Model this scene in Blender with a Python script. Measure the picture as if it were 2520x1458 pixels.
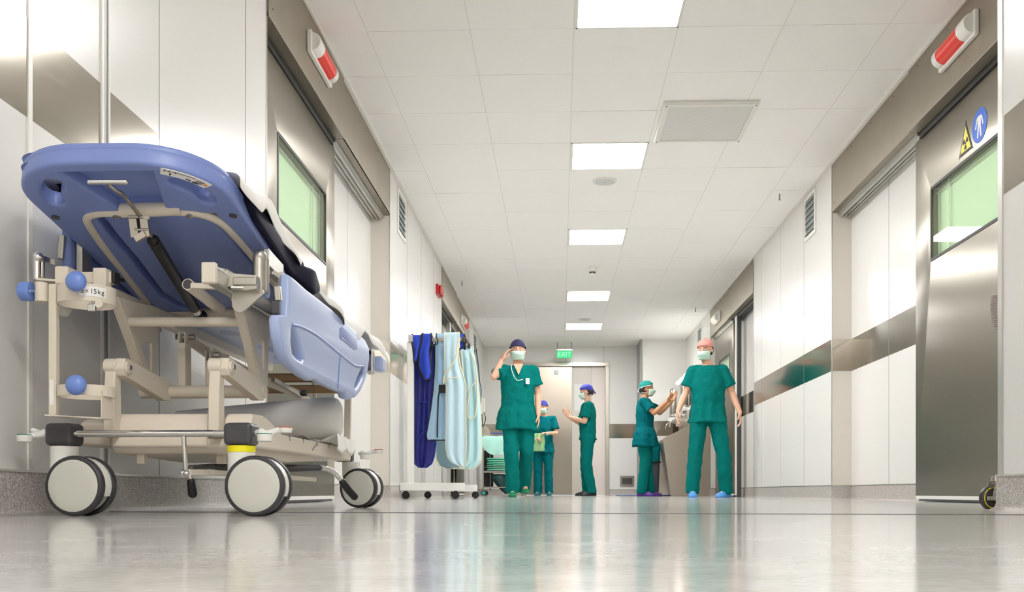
import bpy, bmesh, math, random
from mathutils import Vector, Matrix, noise
sc = bpy.context.scene
for o in list(bpy.data.objects): bpy.data.objects.remove(o)
PI = math.pi
# ------------------------------------------------------------------ camera, exposure, world
F, CX, YH, CH = 2347.0, 1306.0, 1212.0, 0.060
TH = math.radians(1.757)
cam = bpy.data.objects.new('camera', bpy.data.cameras.new('camera'))
sc.collection.objects.link(cam); sc.camera = cam
cam.location = (0, 0, CH)
cam.rotation_euler = (PI/2, 0, TH)
cam.data.sensor_width = 36; cam.data.lens = 36*F/2520
cam.data.shift_x = (1260-CX)/2520; cam.data.shift_y = (YH-729)/2520
cam.data.clip_start = .02
sc.view_settings.view_transform = 'Standard'; sc.view_settings.look = 'None'
sc.view_settings.gamma = 1; sc.view_settings.use_curve_mapping = False
sc.view_settings.exposure = 1.98
w = bpy.data.worlds.new('world'); sc.world = w; w.use_nodes = True
w.node_tree.nodes['Background'].inputs[0].default_value = (.9, .93, 1, 1)
w.node_tree.nodes['Background'].inputs[1].default_value = .25
sc.cycles.max_bounces = 10; sc.cycles.diffuse_bounces = 6; sc.cycles.glossy_bounces = 6
sc.cycles.use_denoising = True
sc.cycles.sample_clamp_indirect = 8
LAMP = 13.5           # strength of the ceiling panels

def P(px, py, Y):     # world point seen at a photo pixel at corridor depth Y
    u = (px-CX)/F; X = Y*math.tan(math.atan(u)-TH)
    Zc = Y*math.cos(TH)-X*math.sin(TH)
    return Vector((X, Y, CH+(YH-py)/F*Zc))
def YX(px, X):        # depth at which plane X is met at column px
    return X/math.tan(math.atan((px-CX)/F)-TH)
def onX(px, py, X):
    return P(px, py, YX(px, X))
# ------------------------------------------------------------------ materials
def rgb(r, g, b):     # sRGB 0-255 to linear
    f = lambda c: (c/255/12.92) if c/255 <= .04045 else ((c/255+.055)/1.055)**2.4
    return (f(r), f(g), f(b), 1)
def mat(name, col, rough=.5, metal=0, spec=.5, bump=0, bscale=60, stretch=None, var=0, coat=0, sheen=0, vscale=None, trans=0, emit=None, es=0, rvar=0, alpha=1):
    m = bpy.data.materials.new(name); m.use_nodes = True
    nt = m.node_tree; b = nt.nodes['Principled BSDF']
    b.inputs['Base Color'].default_value = col; b.inputs['Roughness'].default_value = rough
    b.inputs['Metallic'].default_value = metal; b.inputs['Specular IOR Level'].default_value = spec
    b.inputs['Coat Weight'].default_value = coat; b.inputs['Coat Roughness'].default_value = .08
    b.inputs['Sheen Weight'].default_value = sheen; b.inputs['Transmission Weight'].default_value = trans
    if emit: b.inputs['Emission Color'].default_value = emit; b.inputs['Emission Strength'].default_value = es
    tc = nt.nodes.new('ShaderNodeTexCoord'); mp = nt.nodes.new('ShaderNodeMapping')
    geo = nt.nodes.new('ShaderNodeNewGeometry')
    nt.links.new(geo.outputs['Position'], mp.inputs['Vector'])
    mp.inputs['Scale'].default_value = stretch or (1, 1, 1)
    ns = nt.nodes.new('ShaderNodeTexNoise'); ns.inputs['Scale'].default_value = bscale; ns.inputs['Detail'].default_value = 5
    nt.links.new(mp.outputs[0], ns.inputs['Vector'])
    if bump:
        bp = nt.nodes.new('ShaderNodeBump'); bp.inputs['Strength'].default_value = bump; bp.inputs['Distance'].default_value = .012 if name.startswith('teal') or name.startswith('apron') else .004
        nt.links.new(ns.outputs['Fac'], bp.inputs['Height']); nt.links.new(bp.outputs[0], b.inputs['Normal'])
    if var:
        n2 = nt.nodes.new('ShaderNodeTexNoise'); n2.inputs['Scale'].default_value = vscale or bscale; n2.inputs['Detail'].default_value = 6
        nt.links.new(mp.outputs[0], n2.inputs['Vector'])
        r = nt.nodes.new('ShaderNodeValToRGB')
        r.color_ramp.elements[0].position = .32; r.color_ramp.elements[1].position = .68
        r.color_ramp.elements[0].color = tuple(c*(1-var) for c in col[:3])+(1,)
        r.color_ramp.elements[1].color = tuple(min(1, c*(1+var)) for c in col[:3])+(1,)
        nt.links.new(n2.outputs['Fac'], r.inputs[0]); nt.links.new(r.outputs[0], b.inputs['Base Color'])
    if rvar:
        mr = nt.nodes.new('ShaderNodeMapRange'); mr.inputs['To Min'].default_value = rough-rvar; mr.inputs['To Max'].default_value = rough+rvar
        nt.links.new(ns.outputs['Fac'], mr.inputs['Value']); nt.links.new(mr.outputs[0], b.inputs['Roughness'])
    return m
M = {}
M['wall'] = mat('wall_laminate', rgb(227, 225, 221), .24, spec=.45, bump=.01, bscale=8)
M['wall2'] = mat('wall_laminate_jamb', rgb(222, 216, 206), .35)
M['ceil'] = mat('ceiling_tile', rgb(248, 246, 243), .9, spec=.2, bump=.25, bscale=220)
M['grid'] = mat('ceiling_grid', rgb(232, 230, 224), .5)
M['joint'] = mat('joint_grey', rgb(150, 150, 148), .4, metal=.3)
M['jointd'] = mat('joint_dark', rgb(70, 70, 72), .5)
M['alu'] = mat('aluminium', rgb(205, 203, 198), .28, metal=.9)
M['steel_v'] = mat('brushed_steel_vertical', rgb(142, 136, 125), .30, metal=1, bscale=60, stretch=(2, 2, .04), rvar=.035)
M['steel_h'] = mat('brushed_steel_band', rgb(166, 159, 148), .13, metal=1, bscale=60, stretch=(.1, .1, 3), rvar=.03)
M['steel_light'] = mat('brushed_steel_light', rgb(192, 180, 166), .32, metal=1, bscale=60, stretch=(2, 2, .04), rvar=.035)
M['steel_val'] = mat('steel_valance', rgb(166, 158, 144), .38, metal=1, bump=.02, bscale=30, var=.035, vscale=7)
M['steel'] = mat('stainless', rgb(185, 178, 168), .25, metal=1)
M['chrome'] = mat('chrome', rgb(215, 213, 210), .07, metal=1)
M['cast'] = mat('cast_aluminium', rgb(185, 182, 174), .33, metal=1, bump=.06, bscale=150)
M['beige'] = mat('beige_painted_metal', rgb(218, 208, 191), .38, spec=.5)
M['beigep'] = mat('beige_plastic', rgb(222, 211, 195), .42, spec=.4)
M['blue'] = mat('blue_plastic', rgb(122, 139, 196), .36, spec=.45, bump=.02, bscale=90)
M['blue2'] = mat('pale_blue_plastic', rgb(166, 181, 220), .34, spec=.45)
M['knob'] = mat('blue_knob_plastic', rgb(110, 138, 208), .3)
M['navy'] = mat('navy_vinyl', rgb(16, 14, 38), .65, spec=.2, bump=.1, bscale=300)
M['sheet'] = mat('white_sheet', rgb(240, 238, 234), .85, spec=.2, bump=.15, bscale=25)
M['black'] = mat('black_rubber', rgb(14, 14, 14), .45)
M['tyre'] = mat('grey_black_tyre', rgb(56, 54, 57), .42)
M['cap'] = mat('charcoal_plastic', rgb(68, 66, 70), .36)
M['disc'] = mat('wheel_cover_grey', rgb(205, 204, 194), .4)
M['whitep'] = mat('white_plastic', rgb(232, 230, 224), .35)
M['yellow'] = mat('yellow_band', rgb(238, 228, 10), .4)
M['green'] = mat('green_pad', rgb(10, 130, 100), .45)
M['red'] = mat('red_pad', rgb(205, 70, 50), .45)
M['redlamp'] = mat('red_lamp_lens', rgb(212, 38, 14), .3, emit=rgb(235, 50, 20), es=.03)
M['paper'] = mat('label_white', rgb(238, 236, 232), .5)
M['ink'] = mat('label_ink', rgb(40, 38, 42), .5)
M['orange'] = mat('label_orange', rgb(240, 150, 50), .5)
M['gasket'] = mat('rubber_gasket', rgb(52, 50, 48), .5)
M['greenback'] = mat('green_inner_pane', rgb(222, 234, 212), .5)
M['signb'] = mat('sign_blue', rgb(35, 95, 205), .4)
M['signy'] = mat('sign_yellow', rgb(245, 228, 80), .4)
M['skin'] = mat('skin', rgb(222, 172, 145), .5, spec=.35, var=.05, vscale=12)
M['skin2'] = mat('skin_tan', rgb(205, 150, 112), .5, spec=.35, var=.05, vscale=12)
M['teal'] = mat('teal_scrubs', rgb(0, 110, 104), .85, spec=.1, bump=.9, bscale=10, stretch=(1.6, 1.6, .6))
M['teal2'] = mat('teal_scrubs_blueish', rgb(0, 102, 108), .85, spec=.1, bump=.9, bscale=10, stretch=(1.6, 1.6, .6))
M['mask'] = mat('surgical_mask', rgb(196, 226, 212), .8, bump=.3, bscale=60, stretch=(.3, .3, 3))
M['capnavy'] = mat('cap_navy', rgb(44, 44, 84), .8, bump=.3, bscale=30)
M['capblue'] = mat('cap_blue', rgb(54, 58, 160), .8, bump=.3, bscale=30)
M['capteal'] = mat('cap_teal', rgb(20, 140, 132), .8, bump=.3, bscale=30)
M['cappink'] = mat('cap_pink', rgb(228, 160, 150), .8, bump=.3, bscale=30)
M['shoegreen'] = mat('shoe_green', rgb(4, 120, 78), .6, bump=.3, bscale=30)
M['shoeblack'] = mat('shoe_black', rgb(30, 28, 30), .4)
M['shoeteal'] = mat('shoe_teal', rgb(10, 100, 108), .6)
M['shoepurple'] = mat('shoe_purple', rgb(80, 40, 140), .5)
M['shoeblue'] = mat('shoe_cover_blue', rgb(80, 150, 225), .6, bump=.5, bscale=40)
M['hair'] = mat('dark_hair', rgb(40, 30, 26), .6)
M['glove'] = mat('cloth_green_yellow', rgb(160, 205, 150), .8)
M['apron_navy'] = mat('apron_navy', rgb(18, 24, 118), .42, bump=.25, bscale=18)
M['apron_blue'] = mat('collar_blue', rgb(28, 62, 190), .6, bump=.3, bscale=40)
M['apron_mid'] = mat('apron_light_blue', rgb(160, 194, 222), .6, bump=.3, bscale=14)
M['apron_pale'] = mat('apron_pale_blue', rgb(190, 218, 230), .6, bump=.3, bscale=14)
M['apron_mint'] = mat('apron_mint', rgb(190, 224, 226), .6, bump=.3, bscale=14)
M['apron_grey'] = mat('apron_grey_blue', rgb(120, 150, 160), .6, bump=.3, bscale=14)
M['cream'] = mat('cream_binding', rgb(222, 214, 180), .6)
M['navybind'] = mat('blue_binding', rgb(20, 50, 140), .5)
M['mint'] = mat('mint_linen', rgb(120, 220, 192), .85, bump=.4, bscale=24)
M['mint2'] = mat('pale_mint_drape', rgb(186, 238, 226), .8, bump=.4, bscale=20)
M['bag'] = mat('dark_green_bag', rgb(38, 78, 80), .3, bump=.7, bscale=20)
M['turq'] = mat('turquoise_wheel', rgb(30, 185, 170), .4)
M['bluecloth'] = mat('blue_cloth', rgb(20, 80, 160), .8, bump=.4, bscale=30)
M['rack'] = mat('rack_white', rgb(236, 234, 230), .35)
M['fire'] = mat('fire_alarm_red', rgb(190, 30, 26), .35)
M['louvre'] = mat('vent_slat', rgb(214, 214, 208), .5)
M['ventback'] = mat('vent_back', rgb(128, 140, 142), .6)
M['perf'] = mat('perforated_grille', rgb(205, 206, 206), .6)
M['doorbeige'] = mat('door_laminate_beige', rgb(214, 206, 196), .3)
M['rose'] = mat('door_pale_rose', rgb(232, 220, 214), .35)
M['brown'] = mat('brass_pole', rgb(150, 120, 90), .35, metal=.7)
M['hose'] = mat('grey_hose', rgb(190, 180, 176), .5)
M['tube'] = mat('fluorescent_tube', (1, 1, 1, 1), .5, emit=(.96, 1, .95, 1), es=4.5)
M['panel'] = mat('light_panel', (1, 1, 1, 1), .5, emit=(1, 1, .995, 1), es=LAMP)
M['exit'] = mat('exit_sign_face', rgb(60, 190, 120), .5, emit=rgb(70, 225, 140), es=.1)
M['exitt'] = mat('exit_letters', rgb(160, 255, 200), .5, emit=rgb(130, 255, 180), es=.28)
M['bottle'] = mat('soap_bottle', rgb(232, 224, 218), .4)
M['pinklab'] = mat('soap_label', rgb(206, 90, 90), .5)
M['lensoff'] = mat('pale_lamp_lens', rgb(250, 225, 205), .25, emit=rgb(255, 225, 200), es=.12)
# terrazzo skirting
def brush(m, an=.7):
    nt = m.node_tree; b = nt.nodes['Principled BSDF']; b.inputs['Anisotropic'].default_value = an
    c = nt.nodes.new('ShaderNodeCombineXYZ'); c.inputs[0].default_value = 1; c.inputs[1].default_value = 1
    nt.links.new(c.outputs[0], b.inputs['Tangent'])
brush(M['steel_v']); brush(M['steel_light']); brush(M['steel_val'], .5)
def terrazzo():
    m = mat('terrazzo_vinyl', rgb(196, 190, 184), .3); nt = m.node_tree; b = nt.nodes['Principled BSDF']
    g = nt.nodes.new('ShaderNodeNewGeometry'); n1 = nt.nodes.new('ShaderNodeTexNoise'); n1.inputs['Scale'].default_value = 260; n1.inputs['Detail'].default_value = 3
    nt.links.new(g.outputs['Position'], n1.inputs['Vector'])
    r = nt.nodes.new('ShaderNodeValToRGB'); r.color_ramp.elements[0].position = .42; r.color_ramp.elements[1].position = .58
    r.color_ramp.elements[0].color = rgb(150, 144, 138); r.color_ramp.elements[1].color = rgb(206, 200, 194)
    nt.links.new(n1.outputs['Fac'], r.inputs[0]); nt.links.new(r.outputs[0], b.inputs['Base Color'])
    return m
M['terrazzo'] = terrazzo()
def floor_mat():
    m = mat('polished_vinyl_floor', rgb(196, 192, 186), .12, spec=.42); nt = m.node_tree; b = nt.nodes['Principled BSDF']
    g = nt.nodes.new('ShaderNodeNewGeometry')
    n1 = nt.nodes.new('ShaderNodeTexNoise'); n1.inputs['Scale'].default_value = 7; n1.inputs['Detail'].default_value = 8; n1.inputs['Roughness'].default_value = .65
    n2 = nt.nodes.new('ShaderNodeTexNoise'); n2.inputs['Scale'].default_value = 90; n2.inputs['Detail'].default_value = 4
    for n in (n1, n2): nt.links.new(g.outputs['Position'], n.inputs['Vector'])
    mx = nt.nodes.new('ShaderNodeMix'); mx.data_type = 'FLOAT'; mx.inputs[0].default_value = .35
    nt.links.new(n1.outputs['Fac'], mx.inputs[2]); nt.links.new(n2.outputs['Fac'], mx.inputs[3])
    r = nt.nodes.new('ShaderNodeValToRGB'); r.color_ramp.elements[0].position = .38; r.color_ramp.elements[1].position = .6
    r.color_ramp.elements[0].color = rgb(186, 184, 180); r.color_ramp.elements[1].color = rgb(206, 204, 201)
    nt.links.new(mx.outputs[0], r.inputs[0]); nt.links.new(r.outputs[0], b.inputs['Base Color'])
    mr = nt.nodes.new('ShaderNodeMapRange'); mr.inputs['To Min'].default_value = .09; mr.inputs['To Max'].default_value = .15
    nt.links.new(n1.outputs['Fac'], mr.inputs['Value']); nt.links.new(mr.outputs[0], b.inputs['Roughness'])
    bp = nt.nodes.new('ShaderNodeBump'); bp.inputs['Strength'].default_value = .012; bp.inputs['Distance'].default_value = .004
    nt.links.new(n1.outputs['Fac'], bp.inputs['Height']); nt.links.new(bp.outputs[0], b.inputs['Normal'])
    return m
M['floor'] = floor_mat()
def glass_mat(name, tint, gloss=.12):
    m = bpy.data.materials.new(name); m.use_nodes = True; nt = m.node_tree; nt.nodes.clear()
    out = nt.nodes.new('ShaderNodeOutputMaterial'); mix = nt.nodes.new('ShaderNodeMixShader')
    t = nt.nodes.new('ShaderNodeBsdfTransparent'); t.inputs[0].default_value = tint
    g = nt.nodes.new('ShaderNodeBsdfGlossy'); g.inputs['Roughness'].default_value = .02
    fr = nt.nodes.new('ShaderNodeFresnel'); fr.inputs[0].default_value = 1.5
    ge = nt.nodes.new('ShaderNodeNewGeometry'); sb = nt.nodes.new('ShaderNodeMath'); sb.operation = 'SUBTRACT'; sb.inputs[0].default_value = 1; sb.use_clamp = True
    ml = nt.nodes.new('ShaderNodeMath'); ml.operation = 'MULTIPLY'
    nt.links.new(ge.outputs['Backfacing'], sb.inputs[1]); nt.links.new(sb.outputs[0], ml.inputs[0]); nt.links.new(fr.outputs[0], ml.inputs[1])
    nt.links.new(ml.outputs[0], mix.inputs[0]); nt.links.new(t.outputs[0], mix.inputs[1]); nt.links.new(g.outputs[0], mix.inputs[2])
    nt.links.new(mix.outputs[0], out.inputs[0]); return m
M['glass'] = glass_mat('tinted_lead_glass', (.93, .985, .92, 1))
M['clear'] = glass_mat('clear_cylinder', (.78, .84, .78, 1))
# ------------------------------------------------------------------ mesh helpers
WM = {}   # world matrix of every object we make
def tag(o, label=None, cat=None, group=None, kind=None):
    if label: o['label'] = label
    if cat: o['category'] = cat
    if group: o['group'] = group
    if kind: o['kind'] = kind
    return o
def thing(name, loc, label=None, cat=None, group=None, kind=None, rz=0):
    o = bpy.data.objects.new(name, None); sc.collection.objects.link(o)
    o.empty_display_size = .1
    o.location = loc; o.rotation_euler = (0, 0, rz)
    WM[o.name] = Matrix.Translation(Vector(loc)) @ Matrix.Rotation(rz, 4, 'Z')
    return tag(o, label, cat, group, kind)
class MB:
    def __init__(s): s.bm = bmesh.new()
    def _v(s, vs, m):
        for v in vs: v.co = m @ v.co
    def box(s, c, d, rot=None, taper=None):
        vs = bmesh.ops.create_cube(s.bm, size=1)['verts']
        for v in vs:
            v.co = Vector((v.co.x*d[0], v.co.y*d[1], v.co.z*d[2]))
            if taper and v.co.z > 0: v.co.x *= taper[0]; v.co.y *= taper[1]
        m = Matrix.Translation(Vector(c))
        if rot is not None: m = m @ (rot if isinstance(rot, Matrix) else Matrix.Rotation(rot, 4, 'Z'))
        s._v(vs, m); return s
    def bb(s, x0, x1, y0, y1, z0, z1):
        return s.box(((x0+x1)/2, (y0+y1)/2, (z0+z1)/2), (abs(x1-x0), abs(y1-y0), abs(z1-z0)))
    def bar(s, a, b, wd, ht, up=(0, 0, 1)):      # box beam between two points
        a = Vector(a); b = Vector(b); y = (b-a); L = y.length; y.normalize()
        x = y.cross(Vector(up)).normalized(); z = x.cross(y)
        m = Matrix((x, y, z)).transposed().to_4x4(); m.translation = (a+b)/2
        vs = bmesh.ops.create_cube(s.bm, size=1)['verts']
        for v in vs: v.co = Vector((v.co.x*wd, v.co.y*L, v.co.z*ht))
        s._v(vs, m); return s
    def cyl(s, a, b, r, r2=None, n=24, cap=True):
        a = Vector(a); b = Vector(b); d = b-a
        vs = bmesh.ops.create_cone(s.bm, cap_ends=cap, segments=n, radius1=r, radius2=r if r2 is None else r2, depth=d.length)['verts']
        m = d.to_track_quat('Z', 'Y').to_matrix().to_4x4(); m.translation = (a+b)/2
        s._v(vs, m); return s
    def sph(s, c, r, sc3=(1, 1, 1), n=20, rot=None):
        vs = bmesh.ops.create_uvsphere(s.bm, u_segments=n, v_segments=max(8, n//2+2), radius=r)['verts']
        m = Matrix.Translation(Vector(c))
        if rot is not None: m = m @ rot
        m = m @ Matrix.Diagonal((sc3[0], sc3[1], sc3[2], 1))
        s._v(vs, m); return s
    def limb(s, pts, n=16):
        for p, r in pts: s.sph(p, r, n=n)
        for (p, r), (q, t) in zip(pts, pts[1:]): s.cyl(p, q, r, t, n=n)
        return s
    def rings(s, rs, cap=True, close=False):    # rs: list of lists of points
        vv = [[s.bm.verts.new(p) for p in r] for r in rs]
        n = len(vv[0])
        pairs = list(zip(vv, vv[1:]))
        if close: pairs.append((vv[-1], vv[0]))
        for a, b in pairs:
            for i in range(n):
                j = (i+1) % n
                s.bm.faces.new((a[i], a[j], b[j], b[i]))
        if cap and not close:
            s.bm.faces.new(vv[0][::-1]); s.bm.faces.new(vv[-1])
        return s
    def tube(s, pts, r, n=12, closed=False, smooth=True, step=6):
        pts = [Vector(p) for p in pts]
        if smooth and len(pts) > 2:
            out = []; N = len(pts)
            rng = range(N) if closed else range(N-1)
            for i in rng:
                p1, p2 = pts[i], pts[(i+1) % N]
                p0 = pts[(i-1) % N] if closed or i > 0 else p1*2-p2
                p3 = pts[(i+2) % N] if closed or i+2 < N else p2*2-p1
                for k in range(step):
                    t = k/step
                    out.append(.5*((2*p1)+(-p0+p2)*t+(2*p0-5*p1+4*p2-p3)*t*t+(-p0+3*p1-3*p2+p3)*t**3))
            if not closed: out.append(pts[-1])
            pts = out
        rs = []; up = None; N = len(pts)
        for i, p in enumerate(pts):
            if closed: t = pts[(i+1) % N]-pts[i-1]
            else: t = pts[min(i+1, N-1)]-pts[max(i-1, 0)]
            if t.length < 1e-9: t = Vector((0, 0, 1))
            t.normalize()
            if up is None:
                up = Vector((0, 0, 1)) if abs(t.z) < .9 else Vector((1, 0, 0))
            x = t.cross(up)
            if x.length < 1e-6: x = t.orthogonal()
            x.normalize(); up = x.cross(t).normalized()
            rr = r[min(i, len(r)-1)] if isinstance(r, (list, tuple)) else r
            rs.append([p+x*rr*math.cos(a)+up*rr*math.sin(a) for a in [2*PI*k/n for k in range(n)]])
        return s.rings(rs, cap=not closed, close=closed)
    def revolve(s, prof, origin=(0, 0, 0), axis='Z', n=40):
        rs = []
        for r, h in prof:
            rs.append([Vector((r*math.cos(2*PI*k/n), r*math.sin(2*PI*k/n), h)) for k in range(n)])
        m = Matrix.Identity(4)
        if axis == 'Y': m = Matrix.Rotation(-PI/2, 4, 'X')
        if axis == 'X': m = Matrix.Rotation(PI/2, 4, 'Y')
        m = Matrix.Translation(Vector(origin)) @ m
        rs = [[m @ p for p in r] for r in rs]
        return s.rings(rs)
    def prism(s, poly, f, d):   # poly 2D -> f(u,v) Vector, extruded by vector d
        d = Vector(d)
        a = [s.bm.verts.new(f(u, v)) for u, v in poly]; b = [s.bm.verts.new(f(u, v)+d) for u, v in poly]
        n = len(a)
        s.bm.faces.new(a); s.bm.faces.new(b[::-1])
        for i in range(n): s.bm.faces.new((a[i], b[i], b[(i+1) % n], a[(i+1) % n]))
        return s
    def plate(s, outline, holes, th, bev, m):   # flat plate with holes, thickness centred, matrix m
        cu = bpy.data.curves.new('tmp', 'CURVE'); cu.dimensions = '2D'; cu.fill_mode = 'BOTH'
        cu.extrude = max(th/2-bev, 0); cu.bevel_depth = bev; cu.bevel_resolution = 3; cu.offset = -bev
        for poly in [outline]+list(holes):
            sp = cu.splines.new('POLY'); sp.points.add(len(poly)-1); sp.use_cyclic_u = True
            for i, p in enumerate(poly): sp.points[i].co = (p[0], p[1], 0, 1)
        o = bpy.data.objects.new('tmp', cu)
        me = bpy.data.meshes.new_from_object(o)
        me.transform(m); s.bm.from_mesh(me)
        bpy.data.objects.remove(o); bpy.data.meshes.remove(me); bpy.data.curves.remove(cu)
        bmesh.ops.remove_doubles(s.bm, verts=s.bm.verts, dist=1e-5)
        return s
    def text(s, body, size, m, th=.0006):
        cu = bpy.data.curves.new('tmp', 'FONT'); cu.body = body; cu.size = size; cu.extrude = th
        cu.align_x = 'CENTER'; cu.align_y = 'CENTER'
        o = bpy.data.objects.new('tmp', cu)
        me = bpy.data.meshes.new_from_object(o)
        me.transform(m); s.bm.from_mesh(me)
        bpy.data.objects.remove(o); bpy.data.meshes.remove(me); bpy.data.curves.remove(cu)
        return s
    def build(s, name, m, parent=None, bevel=0, smooth=True, sub=0, solid=0, remesh=0, disp=0, dscale=.1, local=False, ang=38, mats=None, seg=2, smoothit=0):
        bm = s.bm
        bmesh.ops.recalc_face_normals(bm, faces=bm.faces)
        me = bpy.data.meshes.new(name)
        if parent is not None and not local:
            inv = WM[parent.name].inverted()
            for v in bm.verts: v.co = inv @ v.co
            wm = WM[parent.name]; loc = (0, 0, 0)
        elif parent is not None: wm = WM[parent.name]; loc = (0, 0, 0)
        else:
            xs = [v.co.x for v in bm.verts]; ys = [v.co.y for v in bm.verts]; zs = [v.co.z for v in bm.verts]
            loc = Vector(((min(xs)+max(xs))/2, (min(ys)+max(ys))/2, min(zs)))
            for v in bm.verts: v.co -= loc
            wm = Matrix.Translation(loc)
        if smooth:
            a = math.radians(ang)
            for f in bm.faces: f.smooth = True
            if not remesh:
                for e in bm.edges:
                    if len(e.link_faces) == 2 and e.calc_face_angle(0) > a: e.smooth = bool(bevel)
        bm.to_mesh(me); bm.free()
        for mm in (mats or [m]): me.materials.append(M[mm] if isinstance(mm, str) else mm)
        o = bpy.data.objects.new(name, me); sc.collection.objects.link(o)
        o.location = loc
        if parent is not None: o.parent = parent
        WM[o.name] = wm
        if bevel:
            b = o.modifiers.new('bevel', 'BEVEL'); b.width = bevel; b.segments = seg; b.limit_method = 'ANGLE'; b.angle_limit = math.radians(40); b.harden_normals = True
        if solid:
            b = o.modifiers.new('solid', 'SOLIDIFY'); b.thickness = solid; b.offset = 0
        if remesh:
            b = o.modifiers.new('remesh', 'REMESH'); b.mode = 'VOXEL'; b.voxel_size = remesh; b.use_smooth_shade = True
            b = o.modifiers.new('smooth', 'SMOOTH'); b.iterations = smoothit or 4; b.factor = .5
        if sub:
            b = o.modifiers.new('sub', 'SUBSURF'); b.levels = sub; b.render_levels = sub
        if disp:
            t = bpy.data.textures.new('folds', 'CLOUDS'); t.noise_scale = dscale
            b = o.modifiers.new('disp', 'DISPLACE'); b.texture = t; b.strength = disp; b.mid_level = .5; b.texture_coords = 'LOCAL'
        return o
def build_each(mb, name, m, parent, **kw):   # every loose piece becomes a part of its own
    bm = mb.bm; seen = set(); out = []
    bm.verts.ensure_lookup_table()
    for v0 in list(bm.verts):
        if v0 in seen: continue
        st = [v0]; isl = []; seen.add(v0)
        while st:
            v = st.pop(); isl.append(v)
            for e in v.link_edges:
                o = e.other_vert(v)
                if o not in seen: seen.add(o); st.append(o)
        n = MB(); mp = {v: n.bm.verts.new(v.co) for v in isl}
        fs = {f for v in isl for f in v.link_faces}
        for f in fs: n.bm.faces.new([mp[v] for v in f.verts])
        out.append(n.build(name, m, parent, **kw))
    bm.free(); return out
def YZ(x):   # matrix taking plate (u,v,w) -> world (x + w, u, v)
    return Matrix(((0, 0, 1, x), (1, 0, 0, 0), (0, 1, 0, 0), (0, 0, 0, 1)))
def rrect(x0, x1, y0, y1, r, n=6):
    out = []
    for cx, cy, a0 in ((x1-r, y1-r, 0), (x0+r, y1-r, PI/2), (x0+r, y0+r, PI), (x1-r, y0+r, 1.5*PI)):
        for k in range(n+1):
            a = a0+k*PI/2/n; out.append((cx+r*math.cos(a), cy+r*math.sin(a)))
    return out
def smoothpoly(pts, step=4):
    N = len(pts); out = []
    for i in range(N):
        p0, p1, p2, p3 = [Vector(pts[(i+k) % N]) for k in (-1, 0, 1, 2)]
        for k in range(step):
            t = k/step
            q = .5*((2*p1)+(-p0+p2)*t+(2*p0-5*p1+4*p2-p3)*t*t+(-p0+3*p1-3*p2+p3)*t**3)
            out.append((q.x, q.y))
    return out
def copy_tree(o, parent=None):
    c = o.copy(); sc.collection.objects.link(c)
    if parent is not None: c.parent = parent
    for ch in list(o.children): copy_tree(ch, c)
    return c
# ------------------------------------------------------------------ the setting
XL, XR, XN = -1.3975, 2.21, 1.467         # left wall, right wall, near projecting right wall
XLr, XRr = -1.555, 2.368                  # backs of the door recesses
HC = CH+2.673
YE, YE2 = 17.45, 16.75
L1a, L1b = YX(656, XL), YX(959, XL)
L2a, L2b = YX(1086.5, XL), YX(1154, XL)
R1a, R1b = 4.50, YX(2047.5, XR)
R2a, R2b = YX(1855, XR), YX(1748, XR)
NRY = YX(2459, XN)
BZ0, BZ1 = 1.045, 1.305
VZ = 2.333
MB().bb(-1.9, 3.0, -3.5, 18.2, -.1, 0).build('floor', 'floor', smooth=False)['kind'] = 'structure'
# floor seam
s = MB(); s.bar((XL+.02, 2.86, .0006), (XN, 2.52, .0006), .016, .0012)
s.build('trim_1', 'jointd')['kind'] = 'structure'
# ceiling: slab, T-grid lines and light openings
cl = MB().bb(-1.9, 3.0, -3.5, 18.2, HC+.02, HC+.12).build('ceiling', 'ceil', smooth=False); cl['kind'] = 'structure'
LY = [(-2.3, -1.7), (-.5, .1), (4.9, 5.5), (7.3, 7.9), (9.7, 10.3), (12.72, 13.32), (15.1, 15.7)]
LXa, LXb = .09, .68
tl = MB()
cols = [-1.8, -1.12, -.52, .08, .68, 1.28, 1.88, 2.9]
rows = [-3.5+.002]+[5.5+.6*k for k in range(-14, 21)]
random.seed(4)
for i in range(len(cols)-1):
    for j in range(len(rows)-1):
        y0, y1 = rows[j], rows[j+1]
        if i == 3 and any(y0 < (a+b)/2 < y1 for a, b in LY): continue
        dz = random.uniform(-.0012, .0012)
        tl.bb(cols[i]+.0035, cols[i+1]-.0035, y0+.0025, y1-.0025, HC+dz, HC+.012)
tl.build('tile_field', 'ceil', cl, smooth=False)
gr = MB()
for x in cols[1:-1]: gr.bb(x-.012, x+.012, -3.5, 18, HC+.002, HC+.02)
for y in rows[1:]: gr.bb(-1.8, 2.9, y-.01, y+.01, HC+.003, HC+.02)
gr.build('tee_grid', 'grid', cl, smooth=False)
gr = MB()
for a0, a1 in ((-3, L1a), (L1b, L2a), (L2b, YE)): gr.bb(XL, XL+.020, a0, a1, HC-.008, HC+.004)
for a0, a1 in ((R1b, R2a), (R2b, YE2)): gr.bb(XR-.020, XR, a0, a1, HC-.008, HC+.004)
gr.bb(XL, 1.434, YE-.02, YE, HC-.008, HC+.004)
build_each(gr, 'wall_angle', 'grid', cl, smooth=False)
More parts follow.
